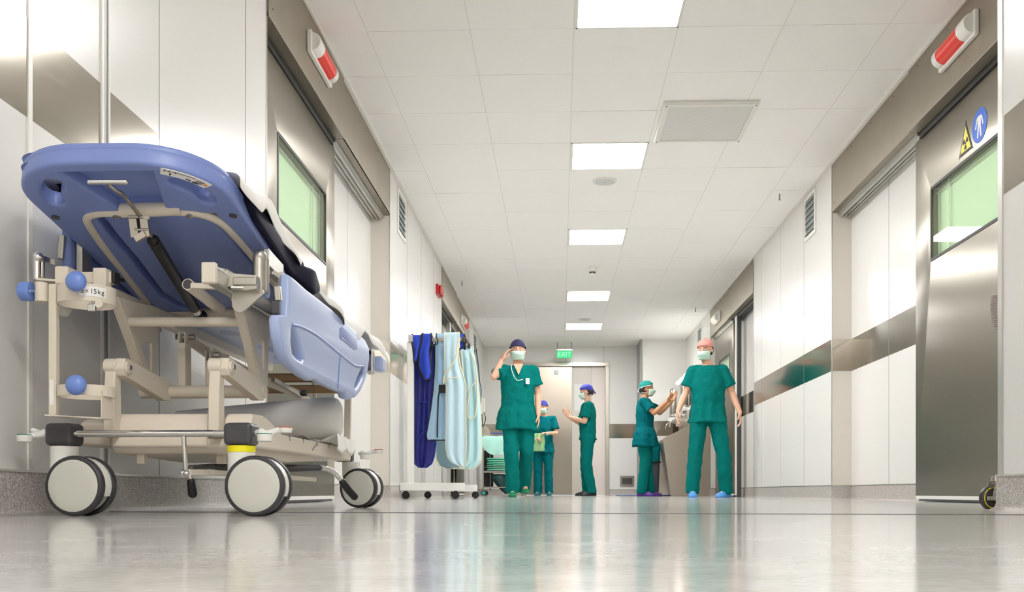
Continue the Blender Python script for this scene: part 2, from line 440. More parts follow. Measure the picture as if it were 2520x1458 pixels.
# ceiling lights
for i, (a, b) in enumerate(LY):
    desc = ['square ceiling light panel far behind the viewer', 'square ceiling light panel just behind the viewer',
            'square white ceiling light panel nearest the viewer, cut by the top of the picture', 'square white ceiling light panel just before the round ceiling speaker',
            'square white ceiling light panel third from the front, before the smoke detector', 'square white ceiling light panel just past the smoke detector',
            'square white ceiling light panel farthest down the corridor, above the exit sign'][i]
    t = thing('ceiling_light', ((LXa+LXb)/2, (a+b)/2, HC-.0), desc, 'ceiling light', 'row of square ceiling light panels')
    f = MB()
    for x0, x1, y0, y1 in ((LXa-.006, LXa+.012, a, b), (LXb-.012, LXb+.0, a, b), (LXa, LXb, a, a+.014), (LXa, LXb, b-.014, b)):
        f.bb(x0, x1, y0, y1, HC-.004, HC+.015)
    f.build('frame', 'whitep', t)
    MB().bb(LXa+.01, LXb-.01, a+.012, b-.012, HC-.001, HC+.01).build('diffuser', 'panel', t, smooth=False)
    s = MB()
    for x in (LXa+.035, LXb-.035):
        for y in (a+.035, b-.035): s.cyl((x, y, HC-.003), (x, y, HC), .004, n=10)
    build_each(s, 'screw', 'jointd', t)

def skirt(parent, pts, name='baseboard', h=.112):   # cove skirting along a polyline, corridor side is to the right of travel
    prof = [(0, 0), (.034, 0), (.022, .003), (.012, .010), (.008, .022), (.007, h-.004), (.007, h), (0, h)]
    mb = MB(); tr = MB()
    pts = [Vector(p) for p in pts]; N = len(pts); nor = []
    for a, b in zip(pts, pts[1:]):
        d = (b-a).normalized(); nor.append(Vector((d.y, -d.x)))
    vs = []; ts = []
    for i in range(N):
        if i == 0: m = nor[0]
        elif i == N-1: m = nor[-1]
        else:
            m = nor[i-1]+nor[i]; m = m/(1+nor[i-1].dot(nor[i]))
        vs.append([Vector((pts[i].x+m.x*p, pts[i].y+m.y*p, z)) for p, z in prof])
        ts.append([Vector((pts[i].x+m.x*p, pts[i].y+m.y*p, z)) for p, z in ((0, h), (.010, h), (.010, h+.006), (0, h+.006))])
    mb.rings(vs); tr.rings(ts)
    o = mb.build(name, 'terrazzo', None, ang=25); o['kind'] = 'structure'
    tr.build('top_trim', 'alu', o)
    return o
skirt(None, [(XL, -3), (XL, L1a), (XLr, L1a), (XLr, L1b), (XL, L1b), (XL, L2a), (XLr, L2a), (XLr, L2b), (XL, L2b), (XL, YE), (-.70, YE)], 'baseboard_left')
skirt(None, [(.90, YE), (1.434, YE), (1.434, YE2), (XR, YE2), (XR, R2b), (XRr, R2b), (XRr, R2a), (XR, R2a), (XR, R1b), (XRr, R1b), (XRr, R1a), (XR, R1a), (XR, NRY), (XN, NRY), (XN, -3)], 'baseboard_right')

def wall(name, segs, seams, bandsegs, doubles=()):
    root = thing(name, (segs[0][0], segs[0][2], 0), kind='structure')
    for x0, x1, y0, y1, z0, z1 in segs:
        MB().bb(x0, x1, y0, y1, z0, z1).build('wall_panel', 'wall', root, smooth=False)
    b = MB()
    for s_ in bandsegs: b.bb(*s_)
    if bandsegs: build_each(b, 'steel_band', 'steel_h', root, smooth=False)
    j = MB()
    for s_ in seams: j.bb(*s_)
    if seams: build_each(j, 'panel_joint', 'joint', root, smooth=False)
    return root
SK = .116
def sxl(px, X=XL, wd=.004, side=1):   # vertical joint on a left (side=1) or right (-1) wall
    y = YX(px, X); return (X-.001, X+.0012, y-wd/2, y+wd/2, SK, HC) if side == 1 else (X-.0012, X+.001, y-wd/2, y+wd/2, SK, HC)
seams = [sxl(392, wd=.005), sxl(604, wd=.006), sxl(1001.6), sxl(1036.5), sxl(1066.7), sxl(855, XLr), sxl(1165)]
y72 = YX(72, XL)
band = [(XL-.001, XL+.0006, -3, L1a, BZ0, BZ1), (XL-.001, XL+.0006, L1b, L2a, BZ0, BZ1), (XL-.001, XL+.0006, L2b, YE, BZ0, BZ1),
        (XLr-.001, XLr+.0006, L1a, L1b, BZ0, BZ1), (XLr-.001, XLr+.0006, L2a, L2b, BZ0, BZ1), (XLr, XL, L1b-.0006, L1b+.01, BZ0, BZ1), (XLr, XL, L2b-.0006, L2b+.01, BZ0, BZ1)]
wl = wall('wall_left', [(XL-.4, XL, -3, L1a, 0, HC+.02), (XLr-.2, XLr, L1a, L1b, 0, HC+.02), (XL-.4, XL, L1b, L2a, 0, HC+.02), (XLr-.2, XLr, L2a, L2b, 0, HC+.02), (XL-.4, XL, L2b, YE+.3, 0, HC+.02)], seams, band)
# wide trims on the near left wall, corner beads of the recess
t = MB(); t.bb(XL-.001, XL+.004, y72-.009, y72+.009, SK, HC); build_each(t, 'trim_strip', 'whitep', wl)
ya, yb = YX(247, XL), YX(267, XL)
t = MB(); t.bb(XL-.001, XL+.006, ya, ya+.012, SK, HC); t.bb(XL-.001, XL+.006, yb-.008, yb, SK, HC); build_each(t, 'trim_strip', 'whitep', wl)
MB().bb(XL-.001, XL+.0015, ya+.012, yb-.008, SK, HC).build('trim_channel', 'joint', wl)
t = MB()
for y in (L1a-.006, L1b+.004, L2a-.006, L2b+.004): t.bb(XL-.003, XL+.003, y-.007, y+.007, SK, HC)
build_each(t, 'corner_bead', 'alu', wl)
MB().bb(XLr, XL+.0, L1b-.0003, L1b+.002, SK, VZ).build('jamb_face', 'wall2', wl)
seamsr = [(XR-.0012, XR+.001, YX(p, XR)-.002, YX(p, XR)+.002, SK, HC) for p in (1978.4, 1920.3, 1873.5, 1706)]
seamsr += [(XRr-.0012, XRr+.001, YX(p, XRr)-.0025, YX(p, XRr)+.0025, SK, VZ) for p in (2187.5, 1829)]
bandr = [(XR-.0006, XR+.001, R1b, R2a, BZ0, BZ1), (XR-.0006, XR+.001, R2b, YE2, BZ0, BZ1), (XRr-.0006, XRr+.001, R1a, R1b, BZ0, BZ1), (XRr-.0006, XRr+.001, R2a, R2b, BZ0, BZ1),
         (XR, XRr, R1b-.0006, R1b+.01, BZ0, BZ1), (XR, XRr, R2b-.0006, R2b+.01, BZ0, BZ1), (XN-.0006, XN+.001, -3, NRY-.03, BZ0, BZ1)]
wr = wall('wall_right', [(XN, XR+.5, -3, NRY, 0, HC+.02), (XR, XR+.5, NRY, R1a, 0, HC+.02), (XRr, XRr+.3, R1a, R1b, 0, HC+.02), (XR, XR+.5, R1b, R2a, 0, HC+.02), (XRr, XRr+.3, R2a, R2b, 0, HC+.02), (XR, XR+.5, R2b, YE+.3, 0, HC+.02)], seamsr, bandr)
t = MB()
for y in (R1b+.004, R2a-.006, R2b+.004): t.bb(XR-.003, XR+.003, y-.007, y+.007, SK, HC)
t.bb(XN-.004, XN+.002, NRY-.028, NRY+.002, SK, HC)
build_each(t, 'corner_bead', 'alu', wr)
MB().bb(XR, XRr, R1b-.0003, R1b+.002, SK, VZ).build('jamb_face', 'wall2', wr)
# end wall with the lobby door opening
DX0, DX1, DZ = -.66, .86, 2.40
we = thing('wall_end', (0, YE, 0), kind='structure')
for a in ((XL-.1, DX0, YE, YE+.2, 0, HC+.02), (DX1, 1.434, YE, YE+.2, 0, HC+.02), (DX0, DX1, YE, YE+.2, DZ, HC+.02), (1.434, XR+.1, YE2, YE+.2, 0, HC+.02)):
    MB().bb(*a).build('wall_panel', 'wall', we, smooth=False)
b = MB(); b.bb(XL, DX0-.03, YE-.0006, YE+.001, BZ0, BZ1); b.bb(DX1+.03, 1.434, YE-.0006, YE+.001, BZ0, BZ1); b.bb(1.434, XR, YE2-.0006, YE2+.001, BZ0, BZ1)
build_each(b, 'steel_band', 'steel_h', we, smooth=False)
b = MB()
for x in (.10, .80): b.bb(x-.003, x+.003, YE-.001, YE+.001, DZ, HC)
b.bb(1.40, 1.437, YE2-.02, YE, .11, HC)
build_each(b, 'panel_joint', 'joint', we, smooth=False)
MB().bb(XL-.4, XR+.6, -3.4, -3.0, 0, HC+.02).build('wall_back', 'wall', smooth=False)['kind'] = 'structure'
# end door
d5 = thing('door_5', (0, YE, 0), kind='structure')
f = MB()
f.bb(DX0-.035, DX0+.03, YE-.03, YE+.15, 0, DZ-.041); f.bb(DX1-.03, DX1+.035, YE-.03, YE+.15, 0, DZ-.041); f.bb(DX0-.035, DX1+.035, YE-.03, YE+.15, DZ-.04, DZ+.03)
f.build('door_frame', 'steel', d5, bevel=.004)
MB().bb(DX0+.03, .22, YE+.02, YE+.06, .01, DZ-.04).build('door_leaf', 'steel_light', d5, bevel=.003)
MB().bb(.2, .58, YE+.07, YE+.10, .01, DZ-.04).build('door_leaf', 'doorbeige', d5, bevel=.003)
MB().bb(.58, DX1-.03, YE+.075, YE+.11, .01, DZ-.04).build('door_leaf', 'rose', d5, bevel=.003)
MB().bb(-.10, -.03, YE-.01, YE+.02, 2.22, 2.29).build('door_light_block', 'whitep', d5, bevel=.006)  # plain white block imitating a small square light above the leaf
f = MB(); f.bb(.26, .50, YE+.066, YE+.071, 1.55, 2.05); f.build('door_panel_moulding', 'wall', d5, bevel=.004)

# steel valances, sliding leaves
def valance(name, x, side, y0, ymid, y1, near=True):
    r = thing(name, (x, y0, VZ), kind='structure')
    # side=+1 left wall (corridor towards +x)
    xb = x-side*.155; xf = x+side*.012
    p = MB(); p.bb(x-side*.03, xf, y0+.004, ymid-.002, VZ, HC-.002); p.bb(xb+side*.02, xf-side*.002, y0+.004, ymid-.002, VZ, VZ+.02)
    p.build('fascia', 'steel_val', r, bevel=.003)
    p = MB(); p.bb(x-side*.03, x+side*.001, ymid+.002, y1+.004, VZ, HC-.002); p.bb(x-side*.06, x+side*.001, ymid+.002, y1, VZ, VZ+.02)
    p.build('fascia', 'steel_val', r, bevel=.003)
    p = MB(); p.bb(x-side*.045, x-side*.155, ymid, y1-.01, VZ-.02, VZ+.03)
    for k in range(3): p.bb(x-side*(.06+.03*k), x-side*(.07+.03*k), ymid, y1-.01, VZ-.04, VZ+.0)
    p.build('track', 'alu', r)
    MB().bb(x-side*.058, x-side*.14, y0+.005, ymid-.004, 2.292, VZ).build('track_shadow_strip', 'black', r)  # black strip painting the shadow gap between soffit and leaf top
    MB().bb(x+side*.0015, x-side*.02, ymid-.004, ymid+.004, VZ+.001, HC-.003).build('fascia_joint', 'black', r)
    MB().bb(x-side*.002, x+side*.022, y0, y1, HC-.014, HC+.004).build('ceiling_angle', 'grid', r)
    s = MB(); n = int((y1-y0)/.42)
    for k in range(n+1):
        y = y0+.06+(y1-y0-.12)*k/n
        xx = xf if y < ymid else x+side*.001
        for z in ((HC-.05,) if 0 < k < n else (HC-.05, VZ+.06)): s.cyl((xx-side*.001, y, z), (xx+side*.002, y, z), .0045, n=8)
    build_each(s, 'rivet', 'jointd', r)
    return r
valance('trim_2', XL, 1, L1a, YX(843, XL), L1b)
valance('trim_3', XR, -1, R1a, YX(2239, XR), R1b)
valance('trim_4', XL, 1, L2a, YX(1122, XL), L2b)
valance('trim_5', XR, -1, R2a, YX(1792, XR), R2b)
def leaf(name, x, side, y0, y1, wy0, wy1, wz0=1.48, wz1=1.93, edge='steel'):
    r = thing(name, (x, y0, 0), kind='structure')
    xb = x-side*.05
    mb = MB()
    mb.plate([(y0, .035), (y1, .035), (y1, 2.290), (y0, 2.290)], [rrect(wy0, wy1, wz0, wz1, .012)[::-1]], .05, .0012, YZ((x+xb)/2))
    mb.build('door_leaf', 'steel_v', r, ang=20)
    g = MB(); g.plate(rrect(wy0-.004, wy1+.004, wz0-.004, wz1+.004, .014), [rrect(wy0+.014, wy1-.014, wz0+.014, wz1-.014, .008)[::-1]], .004, .0008, YZ(x+side*.001))
    g.build('window_gasket', 'gasket', r, ang=20)
    MB().bb(x-side*.004, x-side*.007, wy0+.002, wy1-.002, wz0+.002, wz1-.002).build('window_pane', 'glass', r, smooth=False)
    MB().bb(x-side*.046, x-side*.049, wy0+.002, wy1-.002, wz0+.002, wz1-.002).build('inner_pane', 'greenback', r, smooth=False)
    f = MB(); k = .035; dx = .03
    f.bb(x-side*dx, x-side*(dx+.003), wy1-k-.004, wy1-k, wz0+.004, wz1-.004); f.bb(x-side*dx, x-side*(dx+.003), wy1-.20, wy1-.186, wz0+.004, wz1-.004)
    f.bb(x-side*dx, x-side*(dx+.003), wy0+k, wy0+k+.004, wz0+.004, wz1-.004)
    f.bb(x-side*(dx+.001), x-side*(dx+.004), wy0+.004, wy1-.004, wz1-k-.004, wz1-k)
    build_each(f, 'inner_frame', 'wall2', r, smooth=False)
    MB().bb(x+side*.001, xb, y0+.003, y1-.003, .016, .037).build('bottom_rail', 'whitep', r)
    MB().bb(x-side*.048, x-side*.002, y0+.05, y1-.05, .004, .017).build('bottom_seal', 'jointd', r)
    return r
leaf('door_1', XL-.065, 1, L1a+.02, YX(823, XL-.065), 4.90, 5.92)
d3 = leaf('door_3', XR+.07, -1, R1a+.02, YX(2253.5, XR+.07), 4.87, YX(2291, XR+.07))
leaf('door_2', XL-.065, 1, YX(1122, XL-.065), L2b-.05, 12.9, 13.9)
d4 = leaf('door_4', XR+.07, -1, YX(1805, XR+.07), R2b-.03, 12.9, 13.72)
y0 = YX(1815, XR+.06)
MB().bb(XR+.045, XR+.095, y0, y0+.10, .02, 2.32).build('edge_post', 'whitep', d4, bevel=.004)
MB().bb(XR+.05, XR+.10, y0-.05, y0, .0, 2.32).build('edge_gap_shade', 'jointd', d4)  # dark strip giving the shade of the gap beside the post
y0 = YX(1105, XL-.06)
MB().bb(XL-.09, XL-.045, y0, y0+.12, .02, 2.30).build('edge_post', 'alu', WM and bpy.data.objects['door_2'], bevel=.004)

# warning signs on the right door leaf
xs = XR+.07-.0012
sg = thing('warning_sign', (xs, 5.43, 1.97), 'yellow and black triangular radiation warning sign on steel door above the window', 'sign')
def tri(cy, cz, h, w_, x): return smoothpoly([(cy-w_/2+.004, cz), (cy, cz), (cy+w_/2-.004, cz), (cy+w_/2, cz+.006), (cy+.004, cz+h), (cy-.004, cz+h), (cy-w_/2, cz+.006)], 2)
MB().plate(tri(5.43, 1.965, .165, .175, 0), [], .0014, .0001, YZ(xs)).build('black_border', 'ink', sg, smooth=False)
MB().plate(tri(5.43, 1.981, .122, .128, 0), [], .0014, .0001, YZ(xs-.0012)).build('yellow_field', 'signy', sg, smooth=False)
tm = MB()
for a0 in (90, 210, 330):
    pl = [(5.43+.010*math.cos(math.radians(a)), 2.022+.010*math.sin(math.radians(a))) for a in (a0-30, a0, a0+30)]
    pl += [(5.43+.036*math.cos(math.radians(a)), 2.022+.036*math.sin(math.radians(a))) for a in (a0+30, a0+15, a0, a0-15, a0-30)]
    tm.plate([(p[0], 4.044-p[1]) for p in pl], [], .0012, .0001, YZ(xs-.0024))
tm.plate([(5.43+.007*math.cos(a), 2.022+.007*math.sin(a)) for a in [k*PI/6 for k in range(12)]], [], .0012, .0001, YZ(xs-.0024))
tm.build('trefoil_symbol', 'ink', sg, smooth=False)
sg = thing('mandatory_sign', (xs, 5.255, 1.97), 'round blue sign with white protective coat figure on steel door', 'sign')
cy, cz = 5.255, 2.055
MB().plate([(cy+.092*math.cos(a), cz+.092*math.sin(a)) for a in [k*PI/24 for k in range(48)]], [], .0014, .0001, YZ(xs)).build('blue_disc', 'signb', sg, smooth=False)
fg = MB()
def quad(*p): fg.plate([(cy+a, cz+b) for a, b in p], [], .0012, .0001, YZ(xs-.0012))
quad((-.022, .052), (.022, .052), (.018, 0), (-.018, 0)); quad((.020, .05), (.034, .044), (.052, -.006), (.040, -.010)); quad((-.020, .05), (-.034, .044), (-.052, -.006), (-.040, -.010))
quad((-.018, 0), (-.001, 0), (-.014, -.066), (-.028, -.062)); quad((.018, 0), (.001, 0), (.014, -.066), (.028, -.062))
fg.build('coat_figure', 'paper', sg, smooth=False)

# lamps above the doors
def warn_lamp(x, side, y0, y1, z0, z1, label, lens='redlamp'):
    t = thing('warning_lamp', (x, (y0+y1)/2, z0), label, 'warning light', 'warning lamps over the operating room doors')
    MB().bb(x, x+side*.026, y0, y1, z0, z1).build('housing', 'whitep', t, bevel=.006)
    zc, r = (z0+z1)/2, (z1-z0)/2-.012
    pr = lambda y, rr: [Vector((x+side*(.024+rr*1.0*math.cos(a)), y, zc+rr*math.sin(a))) for a in [-PI/2+PI*k/14 for k in range(15)]]
    e0, e1 = y0+.015, y1-.015; L = e1-e0
    m = MB(); m.rings([pr(e0, r*.92), pr(e0+.006, r), pr(e0+.22*L, r)]); m.rings([pr(e1-.16*L, r), pr(e1-.02, r), pr(e1-.006, r*.85), pr(e1, r*.6)])
    build_each(m, 'end_cover', 'whitep', t)
    MB().rings([pr(e0+.22*L, r*.97), pr(e1-.16*L, r*.97)]).build('lens', lens, t)
    return t
warn_lamp(XL+.012, 1, 5.18, 5.66, 2.475, 2.60, 'white wall lamp with red lens over the left steel door')
warn_lamp(XR-.012, -1, 5.07, 5.55, 2.465, 2.60, 'white wall lamp with red lens over the right steel door with signs')
warn_lamp(XL+.001, 1, YX(1133, XL), YX(1149, XL)-.3, 2.42, 2.56, 'small distant white lamp with red lens above the far left door, past the apron rack')
warn_lamp(XR-.001, -1, YX(1774, XR), YX(1761, XR), 2.42, 2.56, 'glowing pale lamp above the far right door behind the pink-capped person', 'lensoff')

# louvre vents
def vent(x, side, y0, y1, z0, z1, label):
    t = thing('wall_vent', (x, (y0+y1)/2, z0), label, 'vent', 'louvred wall vents near the ceiling')
    f = MB(); f.plate([(y0, z0), (y1, z0), (y1, z1), (y0, z1)], [[(y0+.035, z0+.035), (y0+.035, z1-.035), (y1-.035, z1-.035), (y1-.035, z0+.035)]], .014, .002, YZ(x+side*.006))
    f.build('frame', 'whitep', t, ang=20)
    MB().bb(x+side*.0005, x+side*.002, y0+.03, y1-.03, z0+.03, z1-.03).build('backing', 'ventback', t, smooth=False)
    for k in range(6):
        z = z0+.06+k*(z1-z0-.11)/5.2
        MB().bar((x+side*.008, y0+.034, z), (x+side*.008, y1-.034, z), .03, .004, up=(side*.7, 0, .7)).build('louvre', 'louvre', t)
vent(XL, 1, YX(977, XL), YX(996, XL), 2.294, 2.684, 'white louvred vent on left wall right after the near steel door')
vent(XR, -1, YX(2009, XR), YX(1982, XR), 2.305, 2.695, 'white louvred vent on right wall beside the near steel valance')
vent(XR, -1, YX(1727.5, XR), YX(1718, XR), 2.31, 2.67, 'small louvred vent far down on right wall above the scrub sink')
vent(XL, 1, YX(1164, XL), YX(1171, XL), 2.31, 2.67, 'small louvred vent far down on left wall beyond the apron rack')
# ceiling air diffuser
a = P(1607, 347, 7.2); X0, X1, Y0, Y1 = .712, 1.36, 6.54, 7.24
t = thing('air_diffuser', ((X0+X1)/2, (Y0+Y1)/2, HC-.03), 'square perforated air grille in white frame hanging under the ceiling', 'air vent')
f = MB(); f.plate([(X0, Y0), (X1, Y0), (X1, Y1), (X0, Y1)], [[(X0+.035, Y0+.035), (X0+.035, Y1-.035), (X1-.035, Y1-.035), (X1-.035, Y0+.035)]], .03, .002, Matrix.Translation((0, 0, HC-.015)))
f.build('frame', 'whitep', t, ang=20)
pf = bpy.data.materials.new('perforated_sheet'); pf.use_nodes = True; nt = pf.node_tree; b = nt.nodes['Principled BSDF']
g = nt.nodes.new('ShaderNodeNewGeometry'); vo = nt.nodes.new('ShaderNodeTexVoronoi'); vo.inputs['Scale'].default_value = 90; vo.inputs['Randomness'].default_value = 0
r = nt.nodes.new('ShaderNodeValToRGB'); r.color_ramp.elements[0].position = .25; r.color_ramp.elements[1].position = .32
r.color_ramp.elements[0].color = rgb(165, 168, 170); r.color_ramp.elements[1].color = rgb(224, 222, 218)
nt.links.new(g.outputs['Position'], vo.inputs['Vector']); nt.links.new(vo.outputs['Distance'], r.inputs[0]); nt.links.new(r.outputs[0], b.inputs['Base Color'])
MB().bb(X0+.03, X1-.03, Y0+.03, Y1-.03, HC-.024, HC-.018).build('perforated_sheet', pf, t, smooth=False)
s = MB()
for x in (X0+.018, X1-.018):
    for y in (Y0+.018, Y1-.018): s.cyl((x, y, HC-.033), (x, y, HC-.03), .005, n=10)
build_each(s, 'screw', 'jointd', t)
# speakers, detector
for (y, lab) in ((8.20, 'round white ceiling speaker just past the second light panel'), (14.75, 'round white ceiling speaker far down before the last light panel')):
    t = thing('ceiling_speaker', (.385, y, HC-.012), lab, 'speaker', 'round ceiling speakers')
    MB().revolve([(.104, .012), (.104, .004), (.096, 0), (.086, .004), (.086, .012)], (.385, y, HC-.013)).build('rim', 'whitep', t, ang=60)
    MB().revolve([(.001, -.002), (.05, -.001), (.086, .003), (.086, .006), (.001, .006)], (.385, y, HC-.011)).build('grille', 'perf', t, ang=60)
    MB().cyl((.385, y, HC-.015), (.385, y, HC-.012), .004, n=10).build('indicator', 'jointd', t)
t = thing('smoke_detector', (.385, 11.32, HC-.1), 'small white smoke detector hanging from the ceiling between light panels', 'smoke detector')
MB().revolve([(.05, .10), (.05, .05), (.045, .042), (.034, .040), (.001, .040)][::-1], (.385, 11.32, HC-.1)).build('base', 'whitep', t)
m = MB()
for k in range(10):
    a = k*PI/5; m.box((.385+.03*math.cos(a), 11.32+.03*math.sin(a), HC-.075), (.012, .006, .02), rot=a)
build_each(m, 'slot', 'jointd', t)
MB().revolve([(.001, 0), (.02, .002), (.032, .010), (.034, .016), (.001, .016)], (.385, 11.32, HC-.1)).build('sensor_head', 'whitep', t)
for px, py0, py1, lab in ((1918.5, 494, 508, 'small dark ceiling hook beside the near right vent'), (1137, 698, 709, 'small dark ceiling hook above the left red alarm'), (1711.5, 767, 776, 'small dark ceiling hook above the far right door')):
    Y = F*(HC-CH)/(YH-py0)*.985; p = P(px, py0, Y); x = p.x
    h = MB().cyl((x, Y, HC+.005), (x, Y, HC-(py1-py0)/F*Y), .006, n=10); h.sph((x, Y, HC-(py1-py0)/F*Y), .009, n=10)
    tag(h.build('ceiling_hook', 'joint'), lab, 'hook', 'ceiling hooks')
# fire alarm
y0, y1 = YX(1069, XL), YX(1084, XL)
t = thing('fire_alarm', (XL, (y0+y1)/2, 2.33), 'small red fire alarm box on left wall before the far door', 'fire alarm')
MB().bb(XL, XL+.03, y0+.12, y1-.14, 2.30, 2.41).build('backplate', 'fire', t, bevel=.006)
MB().bb(XL+.03, XL+.06, y0+.14, y1-.16, 2.31, 2.40).build('cover', 'fire', t, bevel=.012, seg=3)
# exit sign
ex0, ex1 = P(1370, 870, 17.0), P(1408, 870, 17.0)
t = thing('exit_sign', ((ex0.x+ex1.x)/2, 17.0, 2.5), 'green glowing EXIT sign hanging from the ceiling over the end door', 'exit sign')
zt, zb = P(1389, 864, 17).z, P(1389, 882, 17).z
MB().bb(ex0.x-.005, ex1.x+.005, 16.97, 17.03, zt, zt+.03).build('housing', 'alu', t, bevel=.004)
MB().bb(ex0.x, ex1.x, 16.99, 17.01, zb, zt).build('face_panel', 'exit', t, smooth=False)
MB().text('EXIT', .118, Matrix.Translation(((ex0.x+ex1.x)/2, 16.985, (zb+zt)/2)) @ Matrix.Rotation(PI/2, 4, 'X'), .003).build('letters', 'exitt', t, smooth=False)
for x in (ex0.x+.01, ex1.x-.01): MB().cyl((x, 17, zt+.02), (x, 17, HC+.005), .004, n=8).build('hanger_rod', 'jointd', t)
# floor-level vents
def lowvent(x, y, lab, wd=.26):
    t = thing('low_wall_vent', (x, y, .12), lab, 'vent', 'steel floor-level vents')
    MB().bb(x-wd/2, x+wd/2, y-.012, y, .16, .36).build('frame', 'steel', t, bevel=.003)
    MB().bb(x-wd/2+.035, x+wd/2-.035, y-.014, y-.010, .20, .32).build('opening', 'jointd', t)
    for k in range(5): MB().bar((x-wd/2+.035, y-.016, .215+k*.022), (x+wd/2-.035, y-.016, .215+k*.022), .012, .003, up=(0, .6, .8)).build('louvre', 'steel', t)
lowvent(P(1543, 1190, YE).x, YE, 'small steel vent low on end wall left of the standing woman')
# ------------------------------------------------------------------ the stretcher
G = thing('hospital_stretcher', (-1.0, 2.95, 0), 'blue and beige wheeled hospital stretcher with raised backrest parked along the left wall', 'stretcher')
def V(*a): return Vector(a)
def bz(Y): return .820-.205*(Y-2.12)           # underside of the raised backrest
# backrest board in its own plane: u = X, v = distance from the head end
cxb = -1.040
al = math.atan(.205)
BM = Matrix.Translation((cxb, 2.12, .820)) @ Matrix.Rotation(-al, 4, 'X')
hw = .250; Lb = .90
BM0 = Matrix.Translation((-1.012, 2.12, .820)) @ Matrix.Rotation(-al, 4, 'X')
ol = []
for k in range(13):
    a = PI+k*PI/2/12*1; ol.append((-hw+.19+.19*math.cos(a), .17+.17*math.sin(a)))
for k in range(13):
    a = 1.5*PI+k*PI/2/12; ol.append((hw-.19+.19*math.cos(a), .17+.17*math.sin(a)))
ol += [(hw, Lb), (-hw, Lb)]
def hole(sx):
    cu_, cv_ = hw-.19, .17
    pt = lambda a, r: (cu_+(.126+r)*math.cos(a), cv_+(.107+r)*math.sin(a))
    R_ = math.radians; out = [pt(R_(q), .021) for q in range(-48, 3, 5)]
    out += [pt(R_(2)+.17*math.sin(t), .021*math.cos(t)) for t in [PI*k/6 for k in range(1, 6)]]
    out += [pt(R_(q), -.021) for q in range(2, -49, -5)]
    out += [pt(R_(-48)-.17*math.sin(t), -.021*math.cos(t)) for t in [PI*k/6 for k in range(1, 6)]]
    return [(sx*u, v) for u, v in out]
far_hole = [(-.200, .06), (-.150, .05), (-.128, .09), (-.140, .16), (-.165, .27), (-.190, .29), (-.215, .27), (-.222, .18), (-.218, .10)]
board = MB().plate(ol, [hole(1), smoothpoly(far_hole, 3)], .022, .009, BM @ Matrix.Translation((0, 0, .024)))
bo = board.build('backrest', 'blue', G, ang=50)
# lower rim, leaving the recessed middle open
recess = [(-.106, .040), (.108, .040), (.066, .212), (-.050, .212)]
lower = smoothpoly([(-.12+.028, .236), (.12+.028, .236), (.155+.028, .27), (.165+.028, .50), (.165+.028, .84), (-.175+.028, .84), (-.175+.028, .50), (-.158+.028, .27)], 3)
MB().plate(ol, [hole(1), hole(-1), recess[::-1], lower[::-1]], .042, .009, BM @ Matrix.Translation((0, 0, .001))).build('underside_rim', 'blue', bo, ang=50)
MB().plate(smoothpoly([(-.115, .252), (.112, .252), (.140, .285), (.148, .50), (.148, .82), (-.158, .82), (-.158, .50), (-.142, .285)], 3), [], .030, .010, BM0 @ Matrix.Translation((0, 0, .000))).build('underside_panel', 'blue', bo, ang=50)
for sx, v in ((-.225, .245), (.225, .245), (-.225, .62)):
    p = BM @ V(sx, v, -.023); q = BM @ V(sx, v, -.015)
    MB().cyl(p, q, .010, n=16).build('screw', 'jointd', bo)
# handle lip sticker
lm = BM @ Matrix.Translation((0, 0, 0))
def lab(u0, v0, u1, v1, wd, matn, off, name, par):
    m = MB(); m.bar(BM @ V(u0, v0, off), BM @ V(u1, v1, off), wd, .001, up=BM.to_3x3() @ V(0, 0, 1)); return m.build(name, matn, par, smooth=False)
arc = []
for k in range(9):
    a = math.radians(-66+k*5); arc.append((hw-.19+.184*math.cos(a), .17+.164*math.sin(a)))
inn = []
for k in range(9):
    a = math.radians(-66+k*5); inn.append((hw-.19+.156*math.cos(a), .17+.136*math.sin(a)))
st = MB().plate(arc+inn[::-1], [], .0012, .0001, BM @ Matrix.Translation((0, 0, -.0206))).build('instruction_sticker', 'paper', bo, smooth=False)
m = MB()
def apt(t, r, off=-.0216):
    a = math.radians(-66+t*40); return BM @ V(hw-.19+(.156+.030*r)*math.cos(a), .17+(.134+.030*r)*math.sin(a), off)
upv = BM.to_3x3() @ V(0, 0, 1)
for i in range(10): m.bar(apt(.06+i*.06, .75), apt(.06+(i+1)*.06, .75), .0011, .0006, up=upv)
m.bar(apt(.06, .6), apt(.06, .9), .002, .0006, up=upv); m.bar(apt(.18, .2), apt(.18, .5), .004, .0006, up=upv)
for t_ in (.15, .26): m.sph(apt(t_, .75), .002, n=8)
for i in range(5): m.bar(apt(.68+i*.035, .25), apt(.72+i*.035, .72), .0012, .0006, up=upv)
m.bar(apt(.5, .3), apt(.62, .22), .004, .0006, up=upv); m.bar(apt(.66, .15), apt(.8, .2), .004, .0006, up=upv)
m.build('sticker_drawing', 'ink', st, smooth=False)
m = MB(); m.bar(apt(.92, .35), apt(.92, .65), .007, .0006, up=upv); m.build('sticker_triangle', 'orange', st, smooth=False)
